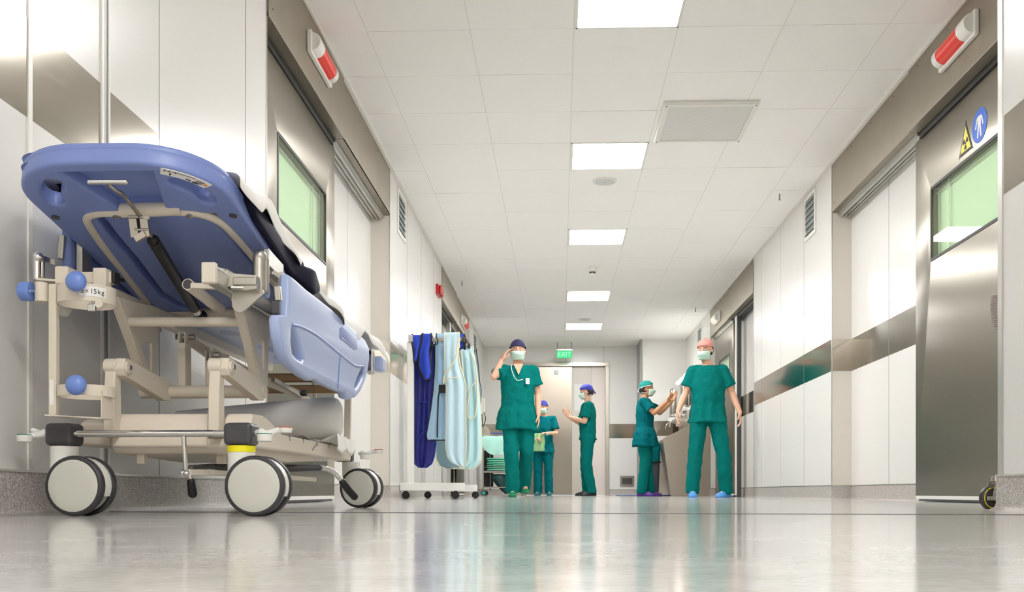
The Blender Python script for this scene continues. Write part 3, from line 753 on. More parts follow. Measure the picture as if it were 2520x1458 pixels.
# beige U tube of the backrest frame
tz = lambda u, v, o: BM0 @ V(u, v, o)
fr = MB()
fr.tube([tz(-.262, .86, -.017), tz(-.240, .66, -.017), tz(-.212, .42, -.017), tz(-.190, .29, -.017), tz(-.172, .248, -.017), tz(-.14, .232, -.017), tz(-.09, .228, -.017), tz(0, .228, -.014), tz(.07, .228, -.017), tz(.11, .236, -.017), tz(.140, .262, -.017), tz(.158, .31, -.017), tz(.170, .45, -.017), tz(.180, .66, -.017), tz(.190, .86, -.017)], .0115)
fr.cyl(tz(-.075, .222, -.017), tz(.075, .222, -.012), .0175)
fr.build('backrest_frame', 'beige', G, ang=60)
m = MB()
for u in (-.092, .092): m.cyl(tz(u, .232, -.030), tz(u, .232, -.022), .009, n=12); m.cyl(tz(u, .232, -.028), tz(u, .232, -.005), .005, n=10)
for u in (-.25,): m.cyl(tz(u, .80, -.032), tz(u, .80, -.02), .009, n=12)
build_each(m, 'frame_bolt', 'chrome', bo)
# release handle
h = MB(); a, b = P(221, 448, 2.15), P(309, 448, 2.15)
h.limb([(a, .0062), (b, .0062)])
h.build('release_handle', 'chrome', G)
h = MB(); h.tube([P(266, 452, 2.155), P(284, 468, 2.18), P(303, 480, 2.21), P(322, 503, 2.27), P(344, 532, 2.33)], .0052); h.build('handle_rod', 'steel', G)
h = MB()
for px in (323, 350):
    h.bar(P(px, 512, 2.33), P(px+9, 584, 2.335), .0035, .020, up=(1, 0, 0))
h.bar(P(342, 576, 2.335), P(350, 590, 2.335), .030, .012, up=(0, 1, 0)); h.cyl(P(316, 534, 2.33), P(356, 534, 2.33), .0045); h.cyl(P(332, 566, 2.335), P(366, 566, 2.335), .0045)
rbk = h.build('release_bracket', 'steel', G, bevel=.001)
h = MB(); h.bar(P(337, 530, 2.342), P(344, 574, 2.346), .020, .006, up=(0, 1, 0)); h.build('bracket_inner_shade', 'jointd', rbk)  # dark bar added as the shaded interior of the bracket channel
h = MB(); h.bar(P(355, 503, 2.345), P(355, 545, 2.335), .010, .008, up=(0, 1, 0)); h.cyl(P(352, 534, 2.33), P(368, 534, 2.33), .006)
h.build('bracket_lug', 'beige', G, bevel=.003)
g0, g1, g2, g3 = P(364, 566, 2.34), P(377, 592, 2.38), P(484, 768, 2.92), P(494, 778, 2.95)
h = MB(); h.cyl(g0, g1, .0045); h.build('gas_strut_rod', 'steel', G)
h = MB(); h.limb([(g1, .0145), (g1.lerp(g2, .06), .016)]); h.cyl(g1, g2, .0155); h.sph(g3, .020, (1, 1, .9)); h.build('gas_strut', 'black', G)
h = MB(); h.cyl(g1.lerp(g2, .93), g1.lerp(g2, .985), .0168); h.build('strut_collar', 'steel', G)
# hinge tube and front cross tube
MB().cyl(P(392, 770, 2.98), P(650, 770, 2.98), .018).build('hinge_tube', 'beige', G)
MB().cyl(P(297, 793, 2.57), P(592, 793, 2.57), .0132).build('cross_tube', 'beige', G)
# oblique beige socket tube
h = MB(); p0, p1 = P(462, 700, 2.40), P(542, 762, 2.62)
h.cyl(p0, p1, .0150); h.sph(p1, .0150); h.build('pole_socket', 'beige', G)
d = (p1-p0).normalized(); MB().cyl(p0-d*.001, p0+d*.004, .0125).build('socket_bore', 'jointd', G)
MB().bar(P(470, 704, 2.40), P(540, 706, 2.40), .012, .014).build('socket_bar', 'beige', G, bevel=.002)
# seat section, mattress, sheet
sb = MB().plate(rrect(-1.275, -.765, 3.0, 3.98, .06), [], .022, .008, Matrix.Translation((0, 0, .610)))
seat = sb.build('seat_board', 'blue2', G, ang=50)
m = MB()
for x, y, l in ((-1.12, 3.2, .12), (-.92, 3.2, .12), (-1.10, 3.55, .16), (-.90, 3.62, .16), (-1.12, 3.8, .1)):
    m.plate([(x+.03*math.cos(a), y+l*.5*math.sin(a)) for a in [k*PI/8 for k in range(16)]], [], .003, .001, Matrix.Translation((0, 0, .600)))
build_each(m, 'underside_pocket', 'blue', seat)
def matt_row(Y, off):   # top of the boards at depth Y
    if Y < 3.02: return bz(Y)+.036+off
    return .622+off
rs = []
Ys = [2.34, 2.36, 2.40, 2.44, 2.5, 2.7, 2.9, 3.0, 3.06, 3.2, 3.4, 3.7, 3.95, 3.99]
for i, Y in enumerate(Ys):
    e = [.35, .75, 1][i] if i < 3 else (1 if i < len(Ys)-1 else .6)
    z0 = matt_row(Y, 0); T = .040 if Y < 2.95 else .026
    xl, xr = -1.285+(.03 if i < 2 else 0), -.790-(.03 if i < 2 else 0)
    prof = rrect(xl, xr, z0+T*(1-e)/2, z0+T*(1+e)/2, .02*e, 4)
    rs.append([V(a, Y, b) for a, b in prof])
mt_ = MB().rings(rs).build('mattress', 'navy', G, ang=60)
rs = []
for i in range(25):
    Y = 2.36+.56*i/24; e = min(1, (i+.6)/3, (24.6-i)/2.5)
    bul = .030*max(0, min(1, (Y-2.74)/.10)); h0, h1 = -.006, .050+.02*max(0, min(1, (Y-2.80)/.08))
    hm = (h0+h1)/2; zc_ = bz(Y)
    rs.append([V(a, Y, zc_+hm+(b-hm)*e) for a, b in rrect(-.790, -.770+bul, h0, h1, .009, 4)])
MB().rings(rs).build('mattress_edge', 'navy', mt_, ang=60)
# white sheet lying over the mattress, with a wavy hem on the corridor side
def lerp_tab(tab, x):
    if x <= tab[0][0]: return tab[0][1]
    for (a, p), (b, q) in zip(tab, tab[1:]):
        if x <= b: return p+(q-p)*(x-a)/(b-a)
    return tab[-1][1]
H_T = [(2.26, .045), (2.34, .055), (2.42, .068), (2.50, .100), (2.56, .130), (2.61, .112), (2.73, .080), (2.80, .074), (2.86, .074), (2.92, .066)]
def sheet():
    bm = MB(); rows_ = []
    N = 90
    for i in range(N+1):
        Y = 2.28+(4.02-2.28)*i/N
        if Y < 2.93:
            zt = bz(Y)+lerp_tab(H_T, Y); hz = bz(Y)+.040+.003*math.sin(Y*40)
            if Y < 2.42: hz = bz(Y)+.010
            if Y > 2.80: hz = bz(Y)+.068
            ed = -.776
        else:
            zt = .668+.006*math.sin(Y*9)
            drop = lerp_tab([(2.93, .03), (3.0, .038), (3.08, .062), (3.2, .070), (3.32, .075), (3.38, .035), (3.46, .016), (3.56, .018), (3.62, .05), (3.9, .06)], Y)
            hz = zt-drop; ed = -.724+.010*math.sin(Y*17)
        f = lerp_tab([(2.86, 0), (3.0, 1)], Y)
        out = .006+.007*math.sin(Y*21+.6)
        ht = max(zt-hz, .008)
        r_ = [V(-1.300, Y, zt-.05), V(-1.297, Y, zt-.015), V(-1.280, Y, zt)]
        for k in range(1, 14):
            x = -1.280+(.48)*k/14
            r_.append(V(x, Y, zt+.001+.0045*noise.noise(V(x*9, Y*7, 2))))
        r_ += [V(ed-.020, Y, zt+.001), V(ed-.005, Y, zt-.003), V(ed+.004+out*.5, Y, zt-ht*.3), V(ed+.006+out, Y, zt-ht*.65), V(ed+.004+out*1.1, Y, zt-ht)]
        rows_.append(r_)
    vv = [[bm.bm.verts.new(p) for p in r] for r in rows_]
    for a, b in zip(vv, vv[1:]):
        for k in range(len(a)-1): bm.bm.faces.new((a[k], a[k+1], b[k+1], b[k]))
    return bm
sh = sheet().build('bed_sheet', 'sheet', None, ang=80, solid=.003, sub=1)
tag(sh, 'white bed sheet spread over the mattress of the blue stretcher with wavy hem', 'bed sheet')
# side frame rails
rz0, rz1 = .566, .612
rail = MB(); rail.bb(-.862, -.832, 2.285, 3.95, rz0, rz1); rr = rail.build('frame_rail', 'cast', G, bevel=.006)
MB().bb(-.864, -.829, 2.27, 2.29, rz0-.002, rz1+.003).build('rail_end_cap', 'beige', rr, bevel=.004)
rail = MB(); rail.bb(-1.232, -1.197, 2.285, 3.95, rz0, rz1); rr2 = rail.build('frame_rail', 'beige', G, bevel=.006)
m = MB()
for y in (2.9, 3.05, 3.3, 3.5): m.cyl((-1.235, y, rz0-.012), (-1.235, y, rz0+.01), .009, n=10); m.cyl((-.85, y, rz0-.01), (-.85, y, rz0+.01), .009, n=10)
build_each(m, 'rail_bolt', 'steel', rr2)
# cast clamp carrying the lowered side rail (corridor side)
cl_ = MB()
a, b, c = P(565, 690, 2.40), P(600, 690, 2.42), P(640, 690, 2.44)
cl_.prism([(540, 657), (560, 662), (578, 672), (630, 676), (632, 690), (632, 712), (606, 716), (562, 712), (540, 702)], lambda u, v: P(u, v, 2.385), (0, .032, 0))
cl_.prism([(572, 682), (630, 682), (630, 702), (572, 702)], lambda u, v: P(u, v, 2.380), (0, .01, 0))
cl_.bar(P(558, 664, 2.383), P(560, 710, 2.383), .010, .012, up=(0, 1, 0)); cl_.bar(P(566, 708, 2.38), P(628, 710, 2.40), .012, .008)
cl_.cyl(P(638, 632, 2.43), P(638, 722, 2.43), .0165, n=20); cl_.cyl(P(651, 636, 2.44), P(651, 722, 2.44), .012, n=20)
cl_.sph(P(640, 632, 2.43), .0172); cl_.bar(P(642, 640, 2.435), P(642, 724, 2.435), .024, .026, up=(0, 1, 0))
cl_.build('rail_clamp', 'cast', G, bevel=.003)
g = MB(); f = lambda u, v: P(u, v, 2.41)
g.prism([(569, 712), (648, 712), (652, 722), (600, 766), (590, 771), (578, 767), (570, 755)], f, (0, .008, 0)); g.build('clamp_gusset', 'cast', G, bevel=.002)
g = MB()
g.bar(P(655, 632, 2.45), P(692, 672, 2.60), .014, .045); g.bar(P(692, 672, 2.55), P(694, 768, 2.55), .018, .022, up=(0, 1, 0)); g.bar(P(664, 668, 2.5), P(690, 690, 2.58), .02, .02)
g.bar(P(683, 705, 2.42), P(686, 742, 2.42), .016, .018, up=(0, 1, 0))
g.build('rail_latch_arm', 'cast', G, bevel=.003)
MB().bar(P(679, 742, 2.42), P(680, 773, 2.42), .018, .016, up=(0, 1, 0)).build('latch_button', 'cap', G, bevel=.002)
g = MB(); g.cyl(P(648, 716, 2.47), P(660, 716, 2.47), .0205, n=28); g.build('clamp_knob', 'blue2', G, bevel=.003)
# lowered side rail panel: outline in the plane X = -.722
XS = -.722
def sr(pts, X=XS): return [((q := onX(px, py, X)).y, q.z) for px, py in pts]
so = sr([(700, 676), (716, 688), (743, 712), (775, 736), (803, 758), (850, 800), (890, 836), (899, 855), (900, 885), (896, 912), (889, 940), (878, 965), (866, 979), (852, 984), (843, 981), (839, 968), (815, 959), (790, 947), (763, 934), (756, 938), (738, 928), (715, 911), (697, 893), (685, 868), (677, 830), (673, 790), (675, 776), (696, 776), (699, 740)])
h1 = sr([(704, 810), (708, 804), (715, 812), (723, 838), (730, 862), (735, 884), (731, 890), (718, 882), (706, 868), (703, 840)])
h2 = sr([(888, 903), (884, 902), (876, 918), (868, 936), (863, 952), (865, 957), (873, 950), (882, 934), (888, 918)])
sp = MB().plate(so, [h1[::-1], h2[::-1]], .030, .010, YZ(XS+.0)).build('side_rail', 'blue2', G, ang=50)
m = MB()
m.tube([V(XS+.014, *q) for q in sr([(706, 800), (730, 806), (770, 828), (820, 868), (862, 900), (884, 902)])], .0045)
m.tube([V(XS+.012, *q) for q in sr([(826, 874), (823, 900), (821, 930), (819, 955)])], .006)
m.tube([V(XS+.014, *q) for q in sr([(826, 808), (826, 830), (838, 840), (862, 860)])], .004)
build_each(m, 'moulded_ridge', 'blue', sp, ang=60)
m = MB(); m.plate(sr([(829, 804), (868, 836), (868, 862), (829, 828)]), [], .004, .001, YZ(XS+.0145)); m.build('recess_panel', 'blue', sp, ang=50)
# raised side rail on the wall side
m = MB(); m.plate(rrect(2.50, 3.55, .62, .86, .05), [], .028, .010, YZ(-1.315)); lr = m.build('side_rail', 'blue', G, ang=50)
m = MB(); m.bb(-1.30, -1.28, 2.52, 2.57, .60, .78); m.bar(P(150, 640, 2.5), P(156, 580, 2.5), .018, .02, up=(0, 1, 0)); m.build('rail_hinge', 'cast', lr, bevel=.004)
m = MB(); m.bar(P(205, 640, 2.62), P(240, 664, 2.78), .002, .03); m.build('rail_sticker', 'paper', lr)
# wall-side clamp
g = MB(); g.cyl(P(91, 640, 2.31), P(91, 690, 2.31), .010); g.cyl(P(102, 640, 2.32), P(102, 686, 2.32), .008); g.sph(P(93, 634, 2.31), .014); g.bar(P(92, 633, 2.31), P(128, 646, 2.42), .014, .016)
g.build('rail_clamp', 'chrome', G, bevel=.002)
# foot end latch and blue grip
g = MB(); g.bb(-.742, -.712, 3.60, 3.66, .515, .60); g.cyl((-.722, 3.63, .51), (-.722, 3.63, .605), .012); g.build('foot_latch', 'chrome', G, bevel=.004)
MB().bb(-.735, -.692, 3.70, 3.78, .535, .592).build('foot_grip', 'blue2', G, bevel=.010)
# lift linkage -----------------------------------------------------------
def lift_side(X, sgn, nm='corridor'):
    # post
    m = MB(); zc = .383; Y = 2.42
    m.prism([(Y-.014, .385), (Y-.022, .31), (Y-.024, .20), (Y+.022, .20), (Y+.018, .30), (Y+.016, .385)], lambda u, v: V(X-.014, u, v), (.028, 0, 0))
    m.cyl((X-.018, Y, zc), (X+.018, Y, zc), .021)
    m.build('lift_post', 'beige', G, bevel=.003)
    # arm
    m = MB(); Xa = X+.020
    m.prism([(Y-.02, .375), (Y-.008, .404), (Y+.02, .405), (Y+.05, .400), (2.70, .375), (2.71, .345), (2.70, .322), (2.66, .318), (Y+.02, .354), (Y-.01, .358)], lambda u, v: V(Xa-.010, u, v), (.026, 0, 0))
    a = m.build('lift_arm', 'beige', G, bevel=.003)
    m = MB(); m.cyl((Xa+.012, Y+.004, zc-.002), (Xa+.022, Y+.004, zc-.002), .016); m.build('pivot_cap', 'beige', a, bevel=.002)
    m = MB(); m.cyl((Xa+.014, Y+.004, zc-.002), (Xa+.026, Y+.004, zc-.002), .007, n=6); m.build('pivot_bolt', 'chrome', a)
lift_side(-.880, 1); lift_side(-1.150, 1)
MB().cyl((-1.20, 2.70, .347), (-.840, 2.70, .347), .0185).build('lower_cross_tube', 'beige', G)
def bracket(X):
    pl = [(2.50, .580), (2.76, .600), (2.745, .372), (2.735, .346), (2.715, .333), (2.695, .338), (2.684, .352), (2.66, .400), (2.60, .470)]
    slot = [(2.640, .470), (2.70, .495), (2.712, .488), (2.712, .415), (2.706, .405), (2.700, .412)]
    m = MB(); m.plate(pl, [slot[::-1]], .008, .0015, YZ(X)); b = m.build('lift_bracket', 'beige', G, ang=30)
    m = MB(); m.bar((X-.010, 2.502, .580), (X-.010, 2.602, .470), .022, .006, up=(0, -1, -1)); m.bar((X-.010, 2.602, .470), (X-.010, 2.684, .356), .022, .006, up=(0, -1, -1)); m.build('bracket_flange', 'beige', b, bevel=.001)
    m = MB(); m.cyl((X+.002, 2.715, .352), (X+.012, 2.715, .352), .013); m.build('pivot_cap', 'steel', b, bevel=.002)
bracket(-.852); bracket(-1.178)
def upright(px0, px1, py0, py1, Y):
    a0, a1 = P(px0, py0, Y), P(px1, py1, Y); w_ = a1.x-a0.x
    m = MB(); gap = .030
    m.bb(a0.x, a1.x, Y, Y+.045, a1.z, a0.z-gap)
    m.bb(a0.x, a0.x+.004, Y, Y+.045, a0.z-gap, a0.z); m.bb(a1.x-.004, a1.x, Y, Y+.045, a0.z-gap, a0.z)
    u = m.build('actuator_upright', 'beige', G, bevel=.002)
    m = MB(); m.cyl((a0.x-.006, Y+.02, a0.z-.012), (a1.x+.02, Y+.02, a0.z-.012), .008, n=6); m.build('bolt', 'steel', u)
upright(438, 456, 818, 952, 2.70); upright(504, 517, 862, 962, 2.74)
m = MB(); m.bar(P(458, 832, 2.74), P(560, 905, 2.95), .012, .03); m.build('actuator_arm', 'beige', G, bevel=.003)
m = MB(); m.bar(P(519, 870, 2.76), P(620, 925, 3.0), .014, .034); m.bar(P(620, 925, 3.0), P(738, 972, 3.30), .014, .028); a = m.build('actuator_arm', 'beige', G, bevel=.003)
m = MB(); q = P(741, 968, 3.3); m.cyl(q-V(.01, 0, 0), q+V(.02, 0, 0), .011, n=12); m.build('bolt', 'jointd', a)
m = MB(); m.bar(P(672, 935, 3.1), P(760, 985, 3.35), .012, .014); m.build('linkage_rod', 'steel', G)
for y_, z_, r_ in ((3.45, .478, .016), (3.45, .436, .015)):
    MB().bb(-1.2, -.80, y_, y_+.03, z_-r_, z_+r_).build('foot_cross_member', 'brown', G, bevel=.004)
MB().bar((-.90, 3.46, .46), (-.885, 3.46, .27), .012, .014, up=(0, 1, 0)).build('foot_stay', 'beige', G)
m = MB(); m.bar((-.79, 3.55, .58), (-.785, 3.50, .24), .022, .02, up=(0, 1, 0)); m.build('foot_stay', 'beige', G)
# base cover ---------------------------------------------------------------
m = MB(); m.bb(-1.19, -.80, 2.46, 3.64, .178, .228); base = m.build('base_frame', 'beigep', G, bevel=.008)
m = MB(); m.prism([(2.43, .178), (2.45, .16), (2.9, .150), (3.2, .165), (3.2, .19), (2.43, .20)], lambda u, v: V(-1.16, u, v), (.33, 0, 0)); m.build('underside_tray', 'beigep', base, bevel=.006)
def hump(x0, x1):
    m = MB(); m.prism([(2.425, .175), (2.425, .205), (2.435, .250), (2.448, .264), (2.54, .267), (2.58, .262), (2.72, .226), (2.72, .175)], lambda u, v: V(x0, u, v), (x1-x0, 0, 0))
    return m.build('base_cover', 'beigep', G, bevel=.009, seg=3)
hump(-1.160, -.905); hump(-.866, -.795)
m = MB(); m.prism([(2.45, .18), (2.45, .24), (2.48, .252), (2.7, .252), (2.75, .22), (2.75, .18)], lambda u, v: V(-1.255, u, v), (.085, 0, 0)); m.build('base_cover', 'beigep', G, bevel=.009)
m = MB()
for y in (2.80, 2.95, 3.12, 3.28): m.bb(-.803, -.798, y-.001, y+.001, .212, .226)
m.bar((-.799, 3.12, .222), (-.799, 3.06, .196), .002, .004); build_each(m, 'cover_seam', 'joint', base)
m = MB(); m.bb(-.86, -.795, 3.625, 3.665, .176, .236); m.build('frame_end_cap', 'cap', G, bevel=.006)
m = MB()
for x, y in ((-1.10, 2.47), (-.90, 2.5), (-.80, 3.3)): m.bb(x-.01, x+.01, y, y+.02, .135, .175)
build_each(m, 'mount_block', 'beige', base)
# castors -----------------------------------------------------------------
def castor(x, y, ang, cap=True, ring=False, pedal=None, flip=False):
    c = MB(); R = .0755
    # neck + mudguard, local: stem at origin, wheel centre at +tx
    tx = .045
    rot = Matrix.Translation((x, y, 0)) @ Matrix.Rotation(ang, 4, 'Z')
    def T(m_):
        for v in m_.bm.verts: v.co = rot @ v.co
        return m_
    c.cyl((0, 0, .085), (0, 0, .176), .0335, n=32)
    pr = []
    gp = [(tx+math.cos(a)*.0725, R+math.sin(a)*.0725) for a in [math.radians(d) for d in range(-22, 205, 11)]]
    gp += [(tx+math.cos(a)*.03, R+math.sin(a)*.03) for a in [math.radians(d) for d in range(200, -20, -20)]]
    c.prism(gp, lambda u, v: V(u, -.0150, v), (0, .030, 0))
    o = T(c).build('castor', 'whitep', G, bevel=.002)
    for s_ in (-1, 1):
        yc = s_*.0275
        t_ = MB().revolve([(.064, -.0105), (.070, -.0115), (.0742, -.009), (.0755, -.004), (.0755, .004), (.0742, .009), (.070, .0115), (.064, .0105)], (tx, yc, R), 'Y', 48)
        T(t_).build('tyre', 'tyre', o, ang=60)
        d_ = MB().revolve([(.001, -.0120), (.045, -.0122), (.064, -.0112), (.0672, -.0095), (.0672, .0095), (.064, .0112), (.045, .0122), (.001, .0120)], (tx, yc, R), 'Y', 48)
        T(d_).build('wheel_cover', 'disc', o, ang=60)
    if cap:
        k = MB(); k.box((0, 0, .2045), (.072, .066, .057)); T(k).build('castor_cap', 'cap', o, bevel=.012, seg=3)
    if ring:
        k = MB(); k.cyl((0, 0, .160), (0, 0, .176), .0345, n=32); T(k).build('yellow_band', 'yellow', o)
    if pedal:
        sx = pedal
        k = MB(); k.limb([((sx*.036, 0, .208), .007), ((sx*.052, -.004, .210), .010)]); k.limb([((sx*.052, -.006, .207), .010), ((sx*.066, -.004, .204), .010), ((sx*.078, .01, .212), .008), ((sx*.092, .012, .216), .008)])
        if flip: k.limb([((sx*.052, 0, .207), .009), ((sx*.085, -.008, .202), .008)])
        a_ = (sx*(.065 if not flip else .096), -.016, 0); 
        k.cyl((a_[0], a_[1], .186), (a_[0], a_[1], .2035), .018, .0195, n=24)
        b_ = (sx*.108, .014)
        if not flip: k.cyl((b_[0], b_[1], .209), (b_[0], b_[1], .222), .015, .0175, n=24)
        p_ = T(k).build('brake_pedal', 'whitep', o, bevel=.002)
        k = MB(); k.cyl((a_[0], a_[1], .2035), (a_[0], a_[1], .2055), .0175, n=24); T(k).build('green_pad', 'green', o)
        if not flip:
            k = MB(); k.cyl((b_[0], b_[1], .222), (b_[0], b_[1], .224), .0165, n=24); T(k).build('red_pad', 'red', o)
    return o
xa, xb = P(154, 1100, 2.36).x, P(591, 1100, 2.36).x
castor(xa, 2.37, -.07, True, False, -1, True)
castor(xb, 2.37, -.03, True, True, 1)
castor(-.802, 3.64, -.22, False, False, 1)
castor(xa+.015, 3.62, -.1, False)
# chrome cross bar between the front castors
m = MB(); m.cyl((xa+.03, 2.355, .2065), (xb-.03, 2.355, .2065), .0085); cb = m.build('brake_cross_bar', 'chrome', G)
q0, q1 = P(452, 1074, 2.355), P(457, 1160, 2.36)
m = MB(); m.cyl(q0, q1, .0062); m.build('brake_link_rod', 'chrome', G)
m = MB(); m.sph(P(459, 1166, 2.345), .008); m.cyl(P(450, 1166, 2.36), P(466, 1166, 2.36), .011); m.build('link_bolt', 'chrome', G)
m = MB(); m.bar(P(462, 1164, 2.37), P(510, 1164, 2.46), .012, .016); m.bar(P(510, 1163, 2.46), P(775, 1181, 3.3), .012, .015); m.build('brake_lever', 'beige', G, bevel=.002)
m = MB(); m.limb([(P(470, 1156, 2.42), .011), (P(520, 1152, 2.6), .012), (P(700, 1153, 2.95), .012), (P(786, 1152, 3.0), .010)]); m.build('pedal_bar', 'cap', G)
m = MB(); m.tube([P(782, 1151, 3.0), P(806, 1155, 3.02), P(824, 1165, 3.04), P(836, 1178, 3.05), P(846, 1190, 3.06)], .0085); m.build('pedal_rod', 'chrome', G)
m = MB(); m.limb([(P(843, 1187, 3.055), .0115), (P(857, 1206, 3.07), .0125), (P(872, 1223, 3.09), .0125)]); m.build('foot_pedal', 'black', G)
m = MB(); m.cyl(P(466, 1172, 2.38), P(469, 1182, 2.38), .008); m.build('pedal_rod', 'steel', G)
m = MB(); m.limb([(P(470, 1186, 2.38), .010), (P(474, 1216, 2.39), .0115)]); m.build('foot_pedal', 'black', G)
# oxygen bottle holder ------------------------------------------------------
H = MB(); c0 = P(212, 716, 2.30); c0 = V(c0.x, 2.30, 0)
def band_ring(cx_, cy_, r, z0, z1, th=.003):
    return MB().revolve([(r, z0), (r+th, z0), (r+th, z1), (r, z1)], (cx_, cy_, 0), 'Z', 48)
def ring_mesh(cx_, cy_, r, z0, z1):
    m_ = MB(); rs = []
    for k in range(48):
        a = 2*PI*k/48; rs.append([V(cx_+q*math.cos(a), cy_+q*math.sin(a), z) for q, z in ((r, z0), (r+.003, z0), (r+.003, z1), (r, z1))])
    return m_.rings(rs, cap=False, close=True)
oz1, oz0 = P(212, 695, 2.235).z, P(212, 742, 2.235).z
ho = ring_mesh(c0.x, 2.305, .064, oz0+.004, oz1).build('bottle_holder', 'beige', G, ang=40)
kz = P(212, 960, 2.24).z
ring_mesh(c0.x, 2.305, .064, kz-.012, kz+.014).build('lower_ring', 'beige', ho, ang=40)
bx = P(133, 800, 2.29).x
zt_, zb_ = P(133, 700, 2.29).z, P(133, 1024, 2.29).z
m = MB(); m.bar((bx, 2.29, zb_), (bx, 2.29, zt_), .020, .020, up=(0, 1, 0)); m.build('holder_post', 'beige', ho, bevel=.004)
m = MB(); x2 = P(262, 1000, 2.29).x
m.bar((bx-.01, 2.29, zb_), (x2, 2.29, zb_-.008), .05, .003); m.bar((x2, 2.29, zb_-.008), (x2, 2.29, kz), .05, .003, up=(1, 0, 0)); m.build('holder_shelf', 'beige', ho)
for py in (693, 948):
    p = P(187, py, 2.215); m = MB(); m.sph(p, .0245, (1, .72, 1), n=16); m.cyl(p+V(0, .0, 0), p+V(.0, .04, 0), .006); m.build('clamp_knob', 'knob', ho)
# label 15 kg on the band
pl = P(240, 712, 2.238)
a0 = math.radians(-62)
def on_ring(adeg, z, r=.0685):
    a = math.radians(adeg); return V(c0.x+r*math.cos(a), 2.305+r*math.sin(a), z)
zl = (oz0+oz1)/2+.004
m = MB(); rs = []
for k in range(13):
    ad = -78+52*k/12; a = math.radians(ad)
    rs.append([on_ring(ad, zl-.012, .0672), on_ring(ad, zl-.012, .0680), on_ring(ad, zl+.012, .0680), on_ring(ad, zl+.012, .0672)])
m.rings(rs); m.build('load_label', 'paper', ho, smooth=False)
m = MB()
for ch, ad in (('±', -72), ('=', -63.5), ('1', -55), ('5', -48.5), ('k', -40.5), ('g', -33)):
    a = math.radians(ad); pos = on_ring(ad, zl, .0682)
    x = V(-math.sin(a), math.cos(a), 0); z = V(0, 0, 1); y = V(math.cos(a), math.sin(a), 0)
    mt = Matrix((x, z, y)).transposed().to_4x4(); mt.translation = pos
    m.text(ch, .0165 if ch not in '=' else .011, mt, .0003)
m.build('label_text', 'ink', ho, smooth=False)
# horizontal carrier bar, end cap, clamp and side knob
m = MB(); zc_ = P(250, 686, 2.34).z; m.bar((P(150, 690, 2.34).x, 2.34, zc_), (P(281, 690, 2.34).x, 2.34, zc_), .028, .028); m.build('carrier_bar', 'beige', G, bevel=.002)
m = MB(); m.bar((P(236, 690, 2.325).x, 2.325, zc_-.003), (P(268, 690, 2.325).x, 2.325, zc_-.003), .034, .046); m.build('carrier_clamp', 'beige', G, bevel=.003)
m = MB(); m.bar((P(280, 690, 2.34).x, 2.34, zc_), (P(289, 690, 2.34).x, 2.34, zc_), .030, .030); m.build('carrier_end_cap', 'black', G, bevel=.002)
m = MB(); m.cyl(P(103, 696, 2.29), P(103, 744, 2.29), .0155); m.bar(P(92, 690, 2.29), P(148, 694, 2.3), .03, .006); m.build('side_clamp', 'beige', G, bevel=.002)
kx = P(66, 718, 2.29)
m = MB(); m.cyl((kx.x-.014, 2.29, kx.z), (kx.x+.014, 2.29, kx.z), .0235, n=32)
m.build('side_knob', 'knob', G, bevel=.004)
m = MB(); m.cyl((kx.x+.012, 2.29, kx.z), (kx.x+.042, 2.29, kx.z), .005); m.build('side_knob_stem', 'chrome', G)
m = MB(); q = P(158, 765, 2.38); m.limb([(q+V(0, .03, .04), .016), (q, .016)]); m.build('bumper_sleeve', 'disc', G)
m = MB(); q = P(227, 758, 2.26); m.box((q.x, q.y, q.z), (.018, .01, .018)); m.box((q.x+.003, q.y, q.z+.018), (.006, .006, .02)); m.build('buckle', 'chrome', ho, bevel=.002)
m = MB(); q = P(244, 748, 2.25); m.cyl((q.x, 2.248, q.z), (q.x, 2.256, q.z), .010); m.build('strap_tab', 'beige', ho)
m = MB(); x_ = P(122, 975, 2.275).x; m.bb(x_-.0025, x_-.001, 2.285, 2.299, P(122, 998, 2.28).z, P(122, 935, 2.28).z); m.bb(x_-.002, x_+.008, 2.2785, 2.280, P(122, 998, 2.28).z, P(122, 935, 2.28).z); m.build('holder_label', 'paper', ho)
# left rear bracket seen under the backrest
m = MB(); m.plate([(2.50, .60), (2.75, .60), (2.75, .50), (2.62, .47)], [], .006, .001, YZ(-1.19)); m.build('side_gusset', 'beige', G)
# ------------------------------------------------------------------ bolster roll on the base shelf
a, b = V(-1.275, 3.10, .290), V(-.775, 3.34, .322)
rs = []
d = (b-a).normalized(); ux = d.cross(V(0, 0, 1)).normalized(); uz = ux.cross(d)
for t_, k in ((0, .3), (.01, .8), (.03, 1), (.3, 1), (.6, 1), (.8, 1), (.9, 1), (.955, .99), (.985, .93), (1.0, .78), (1.005, .5)):
    p = a.lerp(b, t_); r = (.036+.040*min(1, t_/.9)**.9)*k
    rs.append([p+ux*r*math.cos(q)+uz*r*.96*math.sin(q)*(1 if math.sin(q) > 0 else 1.02) for q in [2*PI*j/36 for j in range(36)]])
ro = MB().rings(rs).build('pillow_roll', 'sheet', None, ang=80)
tag(ro, 'large white rolled pillow lying on the beige base shelf of the stretcher', 'pillow')
m = MB(); pts = []
for i in range(9):
    for j in range(9): pass
rows_ = []
for i in range(13):
    t_ = i/12; Y = 3.28+.02*math.sin(i); 
    r_ = []
    for j in range(8):
        s_ = j/7
        x = -.93+.165*s_+(.006*math.sin(i*1.3+j)); z = .245+.014*math.sin(j*1.1)
        r_.append(V(x, 3.24+.28*t_, z-.010*t_))
    for k in range(1, 4): r_.append(V(-.762+.004*math.sin(i*2+k), 3.24+.28*t_, .236-.012*k*(.7+.6*math.sin(t_*6)**2)))
    rows_.append([m.bm.verts.new(p) for p in r_])
for p, q in zip(rows_, rows_[1:]):
    for k in range(len(p)-1): m.bm.faces.new((p[k], p[k+1], q[k+1], q[k]))
